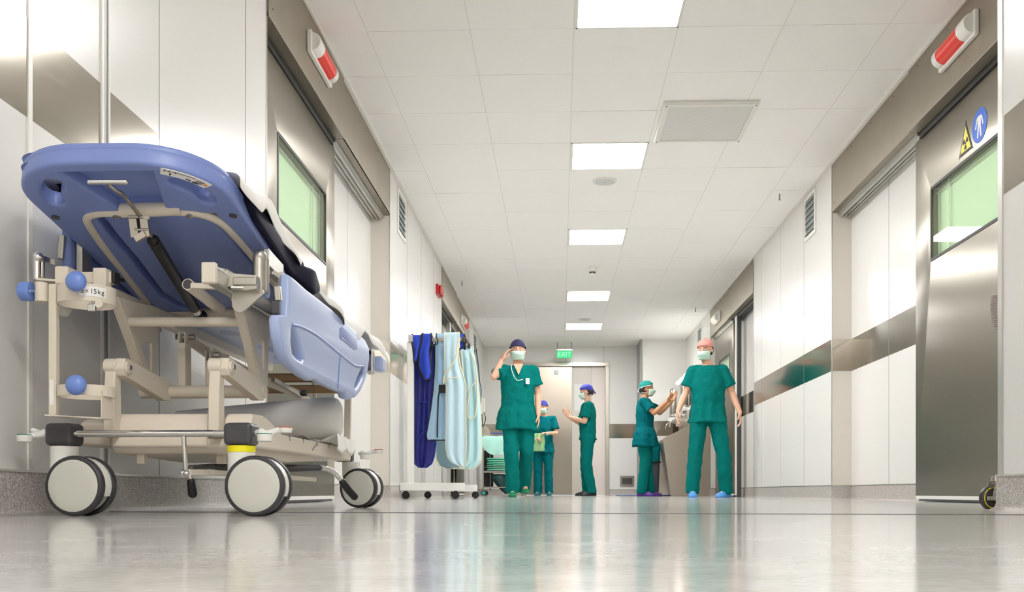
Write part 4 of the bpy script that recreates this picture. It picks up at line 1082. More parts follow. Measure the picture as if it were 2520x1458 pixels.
fo = m.build('plastic_sheet', 'sheet', None, solid=.002, ang=80)
tag(fo, 'crumpled white plastic cover under the pillow roll, hanging over the base edge', 'plastic cover')
# ------------------------------------------------------------------ apron rack and aprons
RK = thing('apron_rack', (-1.10, 8.6, 0), 'white wheeled rack holding lead aprons beside the left wall', 'apron rack')
ZR = 1.385
def rbox(name, m_, *a, bev=.004):
    return MB().bb(*a).build(name, m_, RK, bevel=bev)
rbox('base_bar', 'rack', -1.388, -.828, 8.22, 8.28, .072, .140); rbox('base_bar', 'rack', -1.32, -.783, 8.97, 9.03, .066, .128)
rbox('post', 'rack', -1.325, -1.268, 8.225, 8.275, .13, 1.36); rbox('post', 'rack', -1.31, -1.262, 8.975, 9.025, .12, 1.36)
rbox('base_beam', 'rack', -1.31, -1.27, 8.27, 8.98, .085, .125)
m = MB(); m.bb(-1.31, -1.27, 8.20, 9.05, 1.36, 1.42); m.build('top_beam', 'alu', RK, bevel=.003)
for y, xe, r in ((8.25, P(1137, 835, 8.25).x, .018), (8.6, P(1152, 850, 8.6).x, .018), (9.0, P(1164, 856, 9.0).x, .018)):
    a = MB().cyl((-1.29, y, ZR), (xe, y, ZR), r, n=20).build('hanger_arm', 'alu', RK)
    MB().cyl((xe-.004, y, ZR), (xe+.022, y, ZR), r+.007, n=20).build('arm_end_knob', 'cap', a)
for x, y in ((P(997, 1200, 8.25).x+.006, 8.25), (P(1121, 1200, 8.25).x, 8.25), (P(1053, 1200, 9).x, 9.0), (P(1170, 1200, 9).x, 9.0)):
    c = MB(); c.cyl((x, y-.016, .033), (x, y-.004, .033), .033, n=24); c.cyl((x, y+.004, .033), (x, y+.016, .033), .033, n=24); w_ = c.build('castor_wheel', 'black', RK)
    c = MB(); c.box((x, y, .055), (.03, .014, .04)); c.cyl((x, y, .05), (x, y, .08), .008); c.build('castor_fork', 'cap', w_)
m = MB(); m.bb(P(1001, 850, 8.22).x, P(1009, 850, 8.22).x, 8.2235, 8.2245, P(1, 861, 8.22).z, P(1, 851, 8.22).z); m.bb(P(1005, 850, 8.22).x, P(1009, 850, 8.22).x, 8.2235, 8.2245, P(1, 876, 8.22).z, P(1, 866, 8.22).z); m.build('barcode_label', 'paper', RK)
def apron(name, rows_, Y, mt, bind, label, cat='apron', group='lead aprons on the rack', fold=.012, kf=3, ph=0, bw=.004, parent=None, bulge=.02, over=True):
    pts = []
    N = 26; nx = 16
    for i in range(N+1):
        t_ = i/N*(len(rows_)-1); k = min(int(t_), len(rows_)-2); f = t_-k
        f2 = f
        py = rows_[k][0]*(1-f2)+rows_[k+1][0]*f2; l = rows_[k][1]*(1-f2)+rows_[k+1][1]*f2; r = rows_[k][2]*(1-f2)+rows_[k+1][2]*f2
        a = P(l, py, Y); b = P(r, py, Y); row = []
        for j in range(nx+1):
            u = j/nx; x = a.x+(b.x-a.x)*u
            q = i/N
            y = Y+fold*min(1, q*2.5)*math.sin(2*PI*kf*u+ph+q*1.3)+bulge*math.sin(PI*u)*(-1)*q*(.5)
            row.append(V(x, y, a.z))
        pts.append(row)
    if over:   # goes over the arm
        pts = [[V(p.x, p.y+.045, p.z-.12) for p in pts[0]], [V(p.x, p.y+.035, p.z) for p in pts[0]], [V(p.x, p.y+.015, p.z+.012) for p in pts[0]]]+pts
    m = MB(); vv = [[m.bm.verts.new(p) for p in r] for r in pts]
    for p, q in zip(vv, vv[1:]):
        for k in range(len(p)-1): m.bm.faces.new((p[k], p[k+1], q[k+1], q[k]))
    loop = [r[0] for r in pts]+pts[-1][1:-1]+[r[-1] for r in reversed(pts)]
    o = m.build(name, mt, parent, solid=.007, sub=1, ang=80)
    if parent is None: tag(o, label, cat, group)
    m = MB(); m.tube(loop, .0085 if name == 'thyroid_collar' else .0058, n=6, smooth=False); m.build('edge_binding', bind, o, ang=80)
    return o
ap1 = apron('lead_apron', [(832, 1020, 1064), (870, 1018, 1069), (930, 1020, 1071), (990, 1018, 1071), (1050, 1014, 1072), (1095, 1013, 1072), (1125, 1013, 1068), (1142, 1020, 1062), (1151, 1030, 1050)], 8.31, 'apron_navy', 'navybind', 'dark navy apron hanging nearest the rack post', fold=.016, ph=1, kf=2)
m = MB(); m.tube([P(1018, 986, 8.285), P(1040, 990, 8.28), P(1064, 990, 8.285)], .004); m.tube([P(1016, 1088, 8.285), P(1026, 1092, 8.28), P(1040, 1066, 8.28), P(1070, 1062, 8.285)], .004); m.build('seam_line', 'navybind', ap1)
apron('thyroid_collar', [(827, 1014, 1037), (842, 1014, 1036), (862, 1017, 1032), (878, 1018, 1029), (891, 1019, 1024)], 8.225, 'apron_blue', 'black', 'bright blue collar with black edging hanging closest to the white rack post', 'thyroid collar', 'blue thyroid collars', fold=.006, kf=1)
apron('thyroid_collar', [(824, 1040, 1061), (842, 1038, 1061), (865, 1031, 1056), (900, 1030, 1060), (918, 1036, 1062), (930, 1043, 1058), (936, 1046, 1054)], 8.215, 'apron_blue', 'black', 'bright blue collar with black edging hanging between the first collar and the light blue apron', 'thyroid collar', 'blue thyroid collars', fold=.010, kf=1)
ap2 = apron('lead_apron', [(824, 1074, 1096), (850, 1070, 1098), (900, 1070, 1099), (960, 1066, 1099), (1010, 1060, 1099), (1050, 1053, 1100), (1072, 1049, 1100), (1084, 1052, 1099)], 8.25, 'apron_mid', 'black', 'light blue apron with black edging and black strap, between navy and pale aprons', fold=.012, ph=.5, kf=1.5)
m = MB(); m.tube([P(1083, 958, 8.222), P(1079, 980, 8.215), P(1077, 1030, 8.21), P(1076, 1078, 8.21)], .006); m.bar(P(1080, 958, 8.22), P(1098, 958, 8.22), .012, .07); m.build('strap', 'black', ap2)
m = MB(); m.tube([P(1073, 826, 8.21), P(1077, 840, 8.205), P(1076, 847, 8.205), P(1066, 849, 8.215)], .005); m.build('loop', 'black', ap2)
apron('thyroid_collar', [(826, 1100, 1143), (836, 1098, 1144), (850, 1098, 1142), (862, 1100, 1130), (880, 1096, 1112)], 8.275, 'apron_blue', 'black', 'bright blue collar with black edging on the arm end, mostly behind the pale apron', 'thyroid collar', 'blue thyroid collars', fold=.006, kf=1)
ap3 = apron('lead_apron', [(821, 1094, 1129), (845, 1093, 1129), (875, 1094, 1128), (905, 1093, 1133), (930, 1095, 1141), (950, 1098, 1146), (1020, 1098, 1146), (1100, 1097, 1147), (1125, 1101, 1146), (1139, 1112, 1145), (1147, 1130, 1143)], 8.17, 'apron_pale', 'cream', 'long pale blue apron with cream edging hanging at the front of the rack', fold=.010, ph=2, kf=2)
m = MB(); m.tube([P(1127, 842, 8.14), P(1122, 880, 8.13), P(1108, 905, 8.12), P(1094, 925, 8.13), P(1091, 945, 8.14)], .006); m.tube([P(1091, 945, 8.14), P(1104, 932, 8.12), P(1128, 930, 8.13)], .005); m.build('flap_edge', 'cream', ap3)
ap4 = apron('lead_apron', [(856, 1132, 1163), (880, 1136, 1168), (930, 1140, 1175), (1000, 1143, 1182), (1060, 1144, 1184), (1110, 1144, 1185), (1135, 1142, 1184), (1148, 1136, 1176), (1155, 1130, 1162)], 8.6, 'apron_mint', 'cream', 'pale mint apron with cream edging hanging farthest right on the rack', fold=.02, ph=.2, kf=2)
m = MB(); m.tube([P(1158, 868, 8.56), P(1170, 900, 8.55), P(1174, 960, 8.54), P(1171, 1015, 8.54), P(1162, 1033, 8.54), P(1152, 1026, 8.54), P(1151, 1000, 8.54), P(1157, 960, 8.54), P(1170, 940, 8.55)], .006); m.build('strap_loop', 'cream', ap4)
apron('lead_apron', [(845, 1085, 1110), (900, 1080, 1120), (1000, 1074, 1130), (1090, 1072, 1132), (1130, 1073, 1132), (1148, 1082, 1131), (1154, 1100, 1130)], 9.0, 'apron_grey', 'cream', 'grey blue apron hanging behind the light blue one, its rounded bottom showing', fold=.01, kf=1)
apron('lead_apron', [(862, 1160, 1172), (900, 1162, 1177), (940, 1166, 1180), (960, 1172, 1184), (1000, 1176, 1182)], 9.0, 'apron_grey', 'black', 'narrow grey blue apron shoulder with black edging at the back right of the rack', fold=.004, kf=1)
# ------------------------------------------------------------------ linen trolley
TY = 15.9
def T3(px, py, Y=TY): return P(px, py, Y)
x0, x1 = T3(1187, 0).x, T3(1262, 0).x
TR = thing('linen_trolley', ((x0+x1)/2, TY+.2, 0), 'stainless steel trolley loaded with green linen against the left wall', 'trolley')
zs = T3(0, 1161).z
MB().bb(x0, x1, TY, TY+.45, zs-.03, zs+.005).build('shelf', 'steel', TR, bevel=.003)
MB().bb(x0, x1, TY+.02, TY+.43, .93, .95).build('shelf', 'steel', TR, bevel=.003)
MB().bb(x0, x1, TY+.02, TY+.43, .13, .15).build('shelf', 'steel', TR, bevel=.003)
for x, y in ((x0+.01, TY), (x1-.01, TY), (x0+.10, TY+.43), (x1-.01, TY+.43)): MB().cyl((x, y+.01, .09), (x, y+.01, 1.0), .010).build('post', 'steel', TR)
for x, y in ((x0+.02, TY+.02), (x1-.02, TY+.02), (x0+.02, TY+.42), (x1-.02, TY+.42)):
    wv = MB().cyl((x-.0, y-.014, .045), (x-.0, y+.014, .045), .045, n=24).build('castor_wheel', 'jointd', TR)
    MB().cyl((x, y-.017, .045), (x, y-.013, .045), .026, n=20).build('wheel_cover', 'turq', wv)
m = MB(); m.tube([(x0+.01, TY+.01, zs+.03), (x0+.01, TY+.01, zs+.06), (x0+.05, TY+.01, zs+.065), (x1-.05, TY+.01, zs+.065), (x1-.01, TY+.01, zs+.06), (x1-.01, TY+.01, zs+.03)], .005); m.build('guard_rail', 'steel', TR)
sx0, sx1 = T3(1196, 0).x, T3(1246, 0).x
z = zs+.0065
for k in range(6):
    h_ = .036
    pr = []
    m = MB()
    for i in range(9):
        u = i/8; x = sx0+(sx1-sx0)*u; wz = .004*math.sin(u*7+k*1.7); hh = h_*(.96 if 0 < i < 8 else .7)
        off = .008*math.sin(k*2.1)
        pr.append([V(x+off, TY+.04+.01*math.sin(k), z+wz*.3+h_*.04), V(x+off, TY+.03, z+hh*.5), V(x+off, TY+.04, z+hh+wz*.3), V(x+off, TY+.38, z+hh+wz*.3), V(x+off, TY+.39, z+hh*.5), V(x+off, TY+.38, z+h_*.04)])
    m.rings(pr); o = m.build('folded_linen', 'mint', None, ang=80, sub=1)
    tag(o, ['folded mint green linen at the bottom of the trolley stack', 'folded mint green linen second from the bottom of the trolley stack', 'folded mint green linen third from the bottom of the trolley stack', 'folded mint green linen third from the top of the trolley stack', 'folded mint green linen second from the top of the trolley stack', 'folded mint green linen on top of the trolley stack, under the drape'][k], 'folded linen', 'mint folded linens stacked on the trolley shelf')
    z += h_+.0015
# draped pale linen over the top
m = MB(); rows_ = []
dx0, dx1 = T3(1184, 0).x, T3(1252, 0).x
for i in range(15):
    u = i/14; x = dx0+(dx1-dx0)*u; wv = .02*math.sin(u*9)
    hang = .16+.17*min(1, u*1.6)+.04*math.sin(u*6)
    rows_.append([V(x, TY+.42, .965), V(x, TY+.2, 1.015+wv*.3), V(x, TY+.02, 1.0+wv*.2), V(x, TY-.02, .97), V(x, TY-.035+.012*math.sin(u*12), .97-hang*.5), V(x+.02*(1-u), TY-.03+.018*math.sin(u*14+1), .97-hang)])
vv = [[m.bm.verts.new(p) for p in r] for r in rows_]
for p, q in zip(vv, vv[1:]):
    for k in range(len(p)-1): m.bm.faces.new((p[k], p[k+1], q[k+1], q[k]))
dr = m.build('linen_drape', 'mint2', None, solid=.004, sub=2, ang=80); tag(dr, 'pale mint drape spread over the top of the steel trolley', 'drape')
m = MB(); m.bar(T3(1207, 1069, TY+.1), T3(1240, 1069, TY+.1), .1, .012); bf = m.build('blue_pad', 'apron_blue', None, bevel=.003); bf.location.z += .012; tag(bf, 'thin bright blue pad lying on the pale mint drape', 'pad')
m = MB(); rs = []
for k, (py, l, r) in enumerate([(1166, 1206, 1248), (1178, 1209, 1249), (1190, 1216, 1249), (1202, 1226, 1249), (1212, 1236, 1249), (1217, 1242, 1248)]):
    a, b = T3(l, py, TY+.05), T3(r, py, TY+.05); cx_, rx = (a.x+b.x)/2, (b.x-a.x)/2
    rs.append([V(cx_+rx*math.cos(q), TY+.2+.15*math.sin(q)*(rx/.14), a.z) for q in [2*PI*j/24 for j in range(24)]])
m.rings(rs); bg = m.build('waste_bag', 'bag', None, disp=.03, dscale=.05, sub=1, ang=80); tag(bg, 'dark green waste bag hanging under the linen trolley shelf', 'bag')
m = MB(); m.revolve([(.001, .155), (.12, .155), (.125, .36), (.12, .36), (.115, .16)], (x0+.30, TY+.22, 0)); 
# black backpack-like pack behind
m = MB(); a, b = T3(1190, 1195, TY+.44), T3(1206, 1108, TY+.44); m.bb(a.x, b.x+.05, TY+.47, TY+.56, .15, b.z); bk = m.build('black_panel', 'jointd', None, bevel=.02); tag(bk, 'black board leaning on the wall behind the linen trolley', 'board')
# wall phone on the left wall near the end
wp = thing('wall_phone', (XL, 16.7, 1.3), 'white wall telephone with black cord near the far left corner', 'telephone')
MB().bb(XL, XL+.05, 16.6, 16.8, 1.42, 1.72).build('body', 'whitep', wp, bevel=.012)
m = MB(); m.limb([((XL+.07, 16.62, 1.68), .022), ((XL+.075, 16.62, 1.58), .016), ((XL+.07, 16.62, 1.47), .022)]); m.build('handset', 'whitep', wp)
m = MB(); m.tube([(XL+.07, 16.62, 1.45), (XL+.10, 16.6, 1.34), (XL+.06, 16.6, 1.20), (XL+.04, 16.65, 1.30), (XL+.03, 16.68, 1.43)], .007); m.build('cord', 'black', wp)
# ------------------------------------------------------------------ scrub sink
SY0, SY1 = 14.12, 16.35
SK_ = thing('scrub_sink', (2.0, 15.2, 0), 'long stainless steel scrub sink with slanted front along the right wall', 'sink')
m = MB(); m.prism([(1.63, .0), (1.515, .84), (1.53, .862), (2.02, 1.09), (XR-.003, 1.09), (XR-.003, 0)], lambda u, v: V(u, SY0, v), (0, .025, 0)); m.build('side_panel', 'steel_light', SK_, bevel=.003)
m = MB(); m.prism([(1.63, .0), (1.515, .84), (1.53, .862), (2.02, 1.09), (XR-.003, 1.09), (XR-.003, 0)], lambda u, v: V(u, SY1-.025, v), (0, .025, 0)); m.build('side_panel', 'steel_light', SK_, bevel=.003)
m = MB(); m.prism([(1.63, .01), (1.515, .84), (1.55, .84), (1.665, .01)], lambda u, v: V(u, SY0+.026, v), (0, SY1-SY0-.052, 0)); m.build('front_panel', 'steel_light', SK_)
m = MB(); m.bar((1.55, SY0+.03, .70), (1.55, SY1-.03, .70), .06, .01); m.prism([(1.55, .68), (2.10, .62), (2.10, .60), (1.55, .66)], lambda u, v: V(u, SY0+.026, v), (0, SY1-SY0-.052, 0)); m.build('basin', 'steel', SK_)
cab = MB(); cab.bb(2.02, XR-.003, SY0+.002, SY1, 1.092, 1.94); cab = cab.build('splashback_cabinet', 'steel_light', SK_, bevel=.004)
m = MB()
for k in range(4): m.bb(2.015, 2.02, SY0+.08+k*.55, SY0+.55+k*.55, 1.35, 1.88)
m.build('mirror', 'chrome', cab)
for k, y in enumerate((14.75, 15.75)):
    lp = MB(); lp.limb([((1.97, y-.35, 1.885), .030), ((1.97, y+.30, 1.885), .030)]); lp.build('tube_light', 'tube', SK_)
for px, py0, py1, Y in ((1684, 937, 1000, 15.0), (1656.5, 957, 1022, 16.1)):
    a, b = P(px, py0, Y), P(px, py1, Y)
    m = MB(); m.revolve([(.001, b.z), (.055, b.z), (.058, b.z+.02), (.058, a.z-.05), (.045, a.z-.015), (.02, a.z), (.001, a.z)], (a.x, Y, 0)); c = m.build('filter_cylinder', 'steel', SK_, ang=60)
    m = MB(); m.cyl((a.x, Y, b.z-.03), (a.x, Y, b.z+.01), .065); m.bb(a.x, 2.02, Y-.02, Y+.02, b.z-.03, b.z-.01); m.build('cylinder_base', 'alu', c)
for px, py, Y in ((1668, 1022, 15.4), (1688, 1008, 14.6), (1652, 1034, 16.0)):
    p = P(px, py, Y)
    m = MB(); m.box((p.x, Y, p.z), (.10, .08, .05)); m.bb(p.x, 2.02, Y-.01, Y+.01, p.z-.01, p.z+.01); m.build('dispenser_bracket', 'whitep', SK_, bevel=.005)
    m = MB(); m.tube([V(2.0, Y+.12, 1.2), V(1.88, Y+.12, 1.24), V(1.80, Y+.12, 1.20), V(1.78, Y+.12, 1.12)], .012); m.build('tap', 'chrome', SK_)
for px, py0, py1, Y, lb in ((1669, 1030, 1050, 15.2, 'white soap bottle with red edged label farther along the scrub sink'), (1698.5, 1003, 1030, 14.35, 'white soap bottle with red edged label nearest on the scrub sink')):
    a, b = P(px, py0, Y), P(px, py1, Y)
    bt = thing('soap_bottle', (a.x, Y, b.z), lb, 'soap bottle', 'soap bottles on the scrub sink')
    MB().revolve([(.001, b.z), (.034, b.z), (.036, b.z+.01), (.036, a.z-.03), (.020, a.z-.008), (.001, a.z-.008)], (a.x, Y, 0)).build('body', 'bottle', bt, ang=60)
    MB().cyl((a.x, Y, a.z-.01), (a.x, Y, a.z+.03), .010).build('pump', 'whitep', bt)
    m = MB(); m.bb(a.x-.030, a.x+.030, Y-.0375, Y-.035, b.z+.015, a.z-.04); lbm = m.build('label', 'pinklab', bt)
    MB().bb(a.x-.022, a.x+.022, Y-.0385, Y-.0373, b.z+.025, a.z-.05).build('label_field', 'paper', lbm)
# bin beside the sink
bn = thing('waste_bin', (1.42, 14.9, 0), 'dark bin with teal liner standing between the standing woman and the sink', 'bin')
a, b = P(1612, 1220, 14.5), P(1643, 1090, 14.5)
m = MB(); rs = []
for z_, k in ((.02, .8), (.5, 1), (.515, 1.0)): rs.append([V(1.43+p[0]*k, 14.62+p[1]*k, z_) for p in rrect(-.09, .085, -.12, .12, .03)])
m.rings(rs); m.build('body', 'jointd', bn, ang=60)
m = MB(); rs = []
for z_, k in ((.50, 1.04), (.58, 1.08), (.78, 1.03), (.80, .9)): rs.append([V(1.43+p[0]*k, 14.62+p[1]*k, z_+.05*p[0]) for p in rrect(-.09, .085, -.12, .12, .05)])
m.rings(rs); m.build('liner', 'teal2', bn, disp=.02, dscale=.06, ang=80)
m = MB(); m.tube([V(1.43+p[0]*1.1, 14.62+p[1]*1.1, .515) for p in rrect(-.09, .085, -.12, .12, .03)], .010, closed=True, smooth=False); m.build('rim', 'black', bn)
# blue cloth on the floor by the woman
m = MB(); rows_ = []
ca, cb_ = P(1517, 1222, 14.2), P(1648, 1222, 14.2)
for i in range(23):
    u = i/22; rows_.append([V(ca.x+(cb_.x-ca.x)*u, 13.95+.10*j+.03*math.sin(u*11+j), max(.004, .012+.014*noise.noise(V(u*9, j*1.7, 1)))) for j in range(7)])
vv = [[m.bm.verts.new(p) for p in r] for r in rows_]
for p, q in zip(vv, vv[1:]):
    for k in range(len(p)-1): m.bm.faces.new((p[k], p[k+1], q[k+1], q[k]))
bc = m.build('floor_cloth', 'bluecloth', None, solid=.006, sub=1, ang=80); bc.location.z = .003; tag(bc, 'crumpled dark blue cloth on the floor under the standing woman', 'cloth')
# ------------------------------------------------------------------ device behind the near right corner
EQ = thing('equipment_stand', (1.55, 3.30, 0), 'wheeled equipment stand with brass-coloured pole and grey hose half hidden behind the near right wall', 'equipment stand')
wc = P(2436, 1227, 3.30)
m = MB(); rot_ = Matrix.Translation((wc.x, 3.30, .0405)) @ Matrix.Rotation(.35, 4, 'Z')
m.revolve([(.020, -.012), (.034, -.0125), (.0395, -.008), (.0405, 0), (.0395, .008), (.034, .0125), (.020, .012)], (0, 0, 0), 'Y', 36)
for v in m.bm.verts: v.co = rot_ @ v.co
tw = m.build('castor_tyre', 'tyre', EQ, ang=60)
m = MB(); m.revolve([(.001, -.010), (.021, -.011), (.021, .011), (.001, .010)], (0, 0, 0), 'Y', 30); m.cyl((0, -.018, 0), (0, .018, 0), .006)
for v in m.bm.verts: v.co = rot_ @ v.co
m.build('hub', 'cap', tw)
m = MB(); m.tube([(.034*math.cos(a), -.0128, .034*math.sin(a)) for a in [k*PI/16 for k in range(32)]], .0014, n=6, closed=True, smooth=False)
for v in m.bm.verts: v.co = rot_ @ v.co
m.build('yellow_ring', 'yellow', tw)
m = MB()
for s_ in (-1, 1): m.prism([(-.008, -.008), (.008, -.010), (.040, .028), (.045, .055), (.012, .055), (-.004, .02)], lambda u, v: V(u, s_*.017, v), (0, .003*s_, 0))
m.cyl((.028, 0, .05), (.028, 0, .072), .016); m.box((.028, 0, .055), (.04, .036, .006)); m.bar((-.03, -.02, -.002), (.05, -.022, .0), .004, .014)
for v in m.bm.verts: v.co = rot_ @ v.co
m.build('castor_fork', 'chrome', EQ, bevel=.001)
px_ = P(2455, 800, 3.32)
m = MB(); m.cyl((px_.x+.012, 3.32, .10), (px_.x+.012, 3.32, P(1, 810, 3.32).z), .0075); m.build('pole', 'brown', EQ)
m = MB(); zA, zB = P(2447, 808, 3.3).z, P(2447, 728, 3.3).z; n_ = 17
x_ = P(2447, 800, 3.3).x
for k in range(n_):
    u = k/(n_-1); z_ = zA+(zB-zA)*u; xx = x_-.008*math.sin(u*2.5)+.006
    m.revolve([(.008, z_-.0035), (.0125, z_), (.008, z_+.0035)], (xx, 3.3, 0), 'Z', 20)
m.build('corrugated_hose', 'hose', EQ, ang=80)
m = MB(); m.bb(1.60, 1.80, 3.26, 3.40, .09, .13); m.build('base_plate', 'beige', EQ, bevel=.006)
m = MB(); m.cyl((1.76, 3.35, .0405), (1.76, 3.375, .0405), .0405); build_each(m, 'castor_tyre', 'tyre', EQ)
# ------------------------------------------------------------------ people
def hand(mb, w, d, n, side, k=1, curl=.5):
    """w wrist point, d direction of the fingers, n palm normal (towards which fingers curl), side = thumb direction"""
    d = d.normalized(); n = (n-d*n.dot(d)).normalized(); t = d.cross(n).normalized()
    if t.dot(side) < 0: t = -t
    # palm
    for a in (-.024, -.008, .008, .024):
        mb.limb([(w+t*a*.8*k+d*.012*k, .0135*k), (w+t*a*k+d*.085*k, .0125*k)], n=10)
    L = {0: .078, 1: .085, 2: .078, 3: .062}
    for i, a in enumerate((.026, .009, -.009, -.026)):
        base = w+t*a*k+d*.090*k; p = base; ang = curl*(.35+.08*i); tot = 0; pts = [(p, .0098*k)]
        for j, f in enumerate((.45, .32, .23)):
            tot += ang
            dd = d*math.cos(tot)+n*math.sin(tot)+t*a*1.5*(1-curl*.5)
            p = p+dd.normalized()*L[i]*f*k; pts.append((p, (.0092-.001*j)*k))
        mb.limb(pts, n=8)
    b = w+t*.026*k+d*.020*k+n*.004*k
    c1 = b+(t*.75+d*.7+n*.3).normalized()*.042*k; c2 = c1+(t*.25+d*.9+n*.35).normalized()*.032*k; c3 = c2+(d+n*.4).normalized()*.024*k
    mb.limb([(b, .013*k), (c1, .0115*k), (c2, .0098*k), (c3, .0085*k)], n=10)
def person(loc, rz, H, label, J, top='teal', pants='teal', shoe='shoeteal', cap='capnavy', skin='skin', head=(0, 0), mask='mask', hem=.80, hemw=1.0, fem=False, group='hospital staff in green scrubs', sleeve=.72, extra=None, lean=(0, 0), maskdown=False, capstyle=0):
    k = H/1.78
    R = thing('person', loc, label, 'person', group, rz=rz)
    W_ = WM[R.name]
    def K(p): return V(*p)*k
    j = dict(hipR=(-.095, 0, .93), hipL=(.095, 0, .93), kneeR=(-.10, -.02, .50), kneeL=(.10, -.02, .50), ankR=(-.105, .02, .09), ankL=(.105, .02, .09), toeR=(-.1, -1, 0), toeL=(.1, -1, 0),
             shR=(-.185, 0, 1.44), shL=(.185, 0, 1.44), elR=(-.24, .02, 1.15), elL=(.24, .02, 1.15), wrR=(-.25, -.04, .90), wrL=(.25, -.04, .90), hdR=(0, -.1, -1), hdL=(0, -.1, -1), hnR=(1, 0, 0), hnL=(-1, 0, 0), neck=(0, .005, 1.50), head=(0, -.02, 1.655), curlR=.6, curlL=.6, chest=(0, 0, 1.30), waist=(0, 0, 1.08), pelvis=(0, 0, .95))
    j.update(J)
    fw = .93 if fem else 1
    # --- body (one continuous surface)
    b = MB()
    def ell(c, rx, ry, n=20): return [c+V(rx*math.cos(a), ry*math.sin(a), 0)*k for a in [2*PI*i/n for i in range(n)]]
    ch, wa, pe, ne, hd = K(j['chest']), K(j['waist']), K(j['pelvis']), K(j['neck']), K(j['head'])
    b.rings([ell(pe-V(0, 0, .06)*k, .12, .09), ell(pe, .15, .10), ell(wa, .125*fw, .09), ell(ch, .155*fw, .10), ell(ch+V(0, 0, .12)*k, .15*fw, .085), ell(ne-V(0, 0, .035)*k, .075, .06), ell(ne, .055, .055)])
    b.limb([(ne-V(0, 0, .06)*k, .065*k), (ne, .054*k), (hd-V(0, -.02, .08)*k, .052*k)])
    HM = Matrix.Translation(hd) @ Matrix.Rotation(head[0], 4, 'Z') @ Matrix.Rotation(head[1], 4, 'X')
    hs = k
    def hh(x, y, z): return HM @ V(x*hs, y*hs, z*hs)
    hr = HM.to_3x3().to_4x4()
    b.sph(hh(0, .012, .025), .094*hs, (.84, 1.04, 1.0), 24, hr)
    b.sph(hh(0, -.022, -.045), .066*hs, (.92, .95, 1.05), 20, hr)
    b.sph(hh(0, -.046, -.080), .032*hs, (1.1, .9, .85), 14, hr)
    b.limb([(hh(0, -.084, .012), .009*hs), (hh(0, -.104, -.022), .013*hs)], n=10)       # nose
    b.sph(hh(.012, -.094, -.024), .008*hs, n=8); b.sph(hh(-.012, -.094, -.024), .008*hs, n=8)
    b.limb([(hh(-.03, -.082, .024), .010*hs), (hh(.03, -.082, .024), .010*hs)], n=10)    # brow
    for s in (-1, 1): b.sph(hh(s*.079, .012, -.008), .026*hs, (.35, .7, 1.2), 12, hr); b.sph(hh(s*.036, -.054, -.022), .025*hs, n=12)
    for S in 'RL':
        sh, el, wr = K(j['sh'+S]), K(j['el'+S]), K(j['wr'+S])
        m1 = el.lerp(wr, .3)
        b.limb([(ch+V(0, 0, .11)*k, .06*k), (sh, .052*k), (sh.lerp(el, .5), .044*k), (el, .038*k), (m1, .039*k), (wr, .027*k)])
        d = V(*j['hd'+S]); n = V(*j['hn'+S]); side = V(*j.get('th'+S, (0, -1, 0)))
        hand(b, wr, d, n, side, k, j['curl'+S])
        hp, kn, an = K(j['hip'+S]), K(j['knee'+S]), K(j['ank'+S])
        b.limb([(hp, .085*k), (hp.lerp(kn, .5), .065*k), (kn, .052*k), (kn.lerp(an, .3), .050*k), (an, .036*k)])
        td = V(*j['toe'+S]).normalized()
        b.limb([(an-V(0, 0, .035)*k, .038*k), (an+td*.11*k-V(0, 0, .055)*k, .03*k)])
    bo_ = b.build('body', skin, R, remesh=.0062, local=True, smoothit=3)
    # --- face
    e = MB()
    for s in (-1, 1): e.sph(hh(s*.032, -.0795, .002), .0100*hs, (1.15, 1, .55), 14)
    eo = e.build('eyes', 'paper', bo_, local=True)
    e = MB()
    for s in (-1, 1): e.sph(hh(s*.032, -.0862, .002), .0048*hs, n=10)
    e.build('irises', 'hair', bo_, local=True)
    e = MB()
    for s in (-1, 1): e.limb([(hh(s*.016, -.092, .026), .0035*hs), (hh(s*.048, -.078, .027), .003*hs)], n=8)
    e.build('eyebrows', 'hair', bo_, local=True)
    # hair at nape and temples
    e = MB(); rs_ = []
    for a_ in range(0, 9):
        t = a_/8; z = -.052+.085*t; rx = .066+.018*min(1, t*2.2)**.6; ry = .082+.021*min(1, t*2.2)**.6
        rs_.append([hh(rx*math.cos(q), .014+ry*math.sin(q), z) for q in [-.05+(PI+.1)*i/20 for i in range(21)]])
    vv = [[e.bm.verts.new(p) for p in r] for r in rs_]
    for p, q in zip(vv, vv[1:]):
        for i in range(len(p)-1): e.bm.faces.new((p[i], p[i+1], q[i+1], q[i]))
    e.build('hair', 'hair', bo_, local=True, solid=.006, ang=80)
    # cap
    e = MB(); rs_ = []
    for i in range(10):
        ph_ = i/9*PI/2; r = math.cos(ph_)*.93+.07; puff = 1+capstyle*.10*math.sin(ph_*2)
        rs_.append([hh(.0895*r*puff*math.cos(q), .012+.108*r*puff*math.sin(q), .030+.100*math.sin(ph_)*(1+.04*math.sin(q*3))+(.020*math.sin(q)*-1 if i < 3 else 0)) for q in [2*PI*a_/32 for a_ in range(32)]])
    e.rings(rs_); co = e.build('surgical_cap', cap, R, local=True, ang=80)
    e = MB(); e.tube([hh(.091*math.cos(q), .012+.110*math.sin(q), .034-.020*math.sin(q)) for q in [2*PI*a_/28 for a_ in range(28)]], .0055*hs, n=6, closed=True, smooth=False)
    e.limb([(hh(.0, .122, .012), .006*hs), (hh(.025, .14, -.03), .008*hs)], n=8); e.limb([(hh(.0, .122, .012), .006*hs), (hh(-.022, .138, -.035), .007*hs)], n=8)
    e.build('cap_ties', 'whitep' if cap == 'capteal' else cap, co, local=True, ang=80)
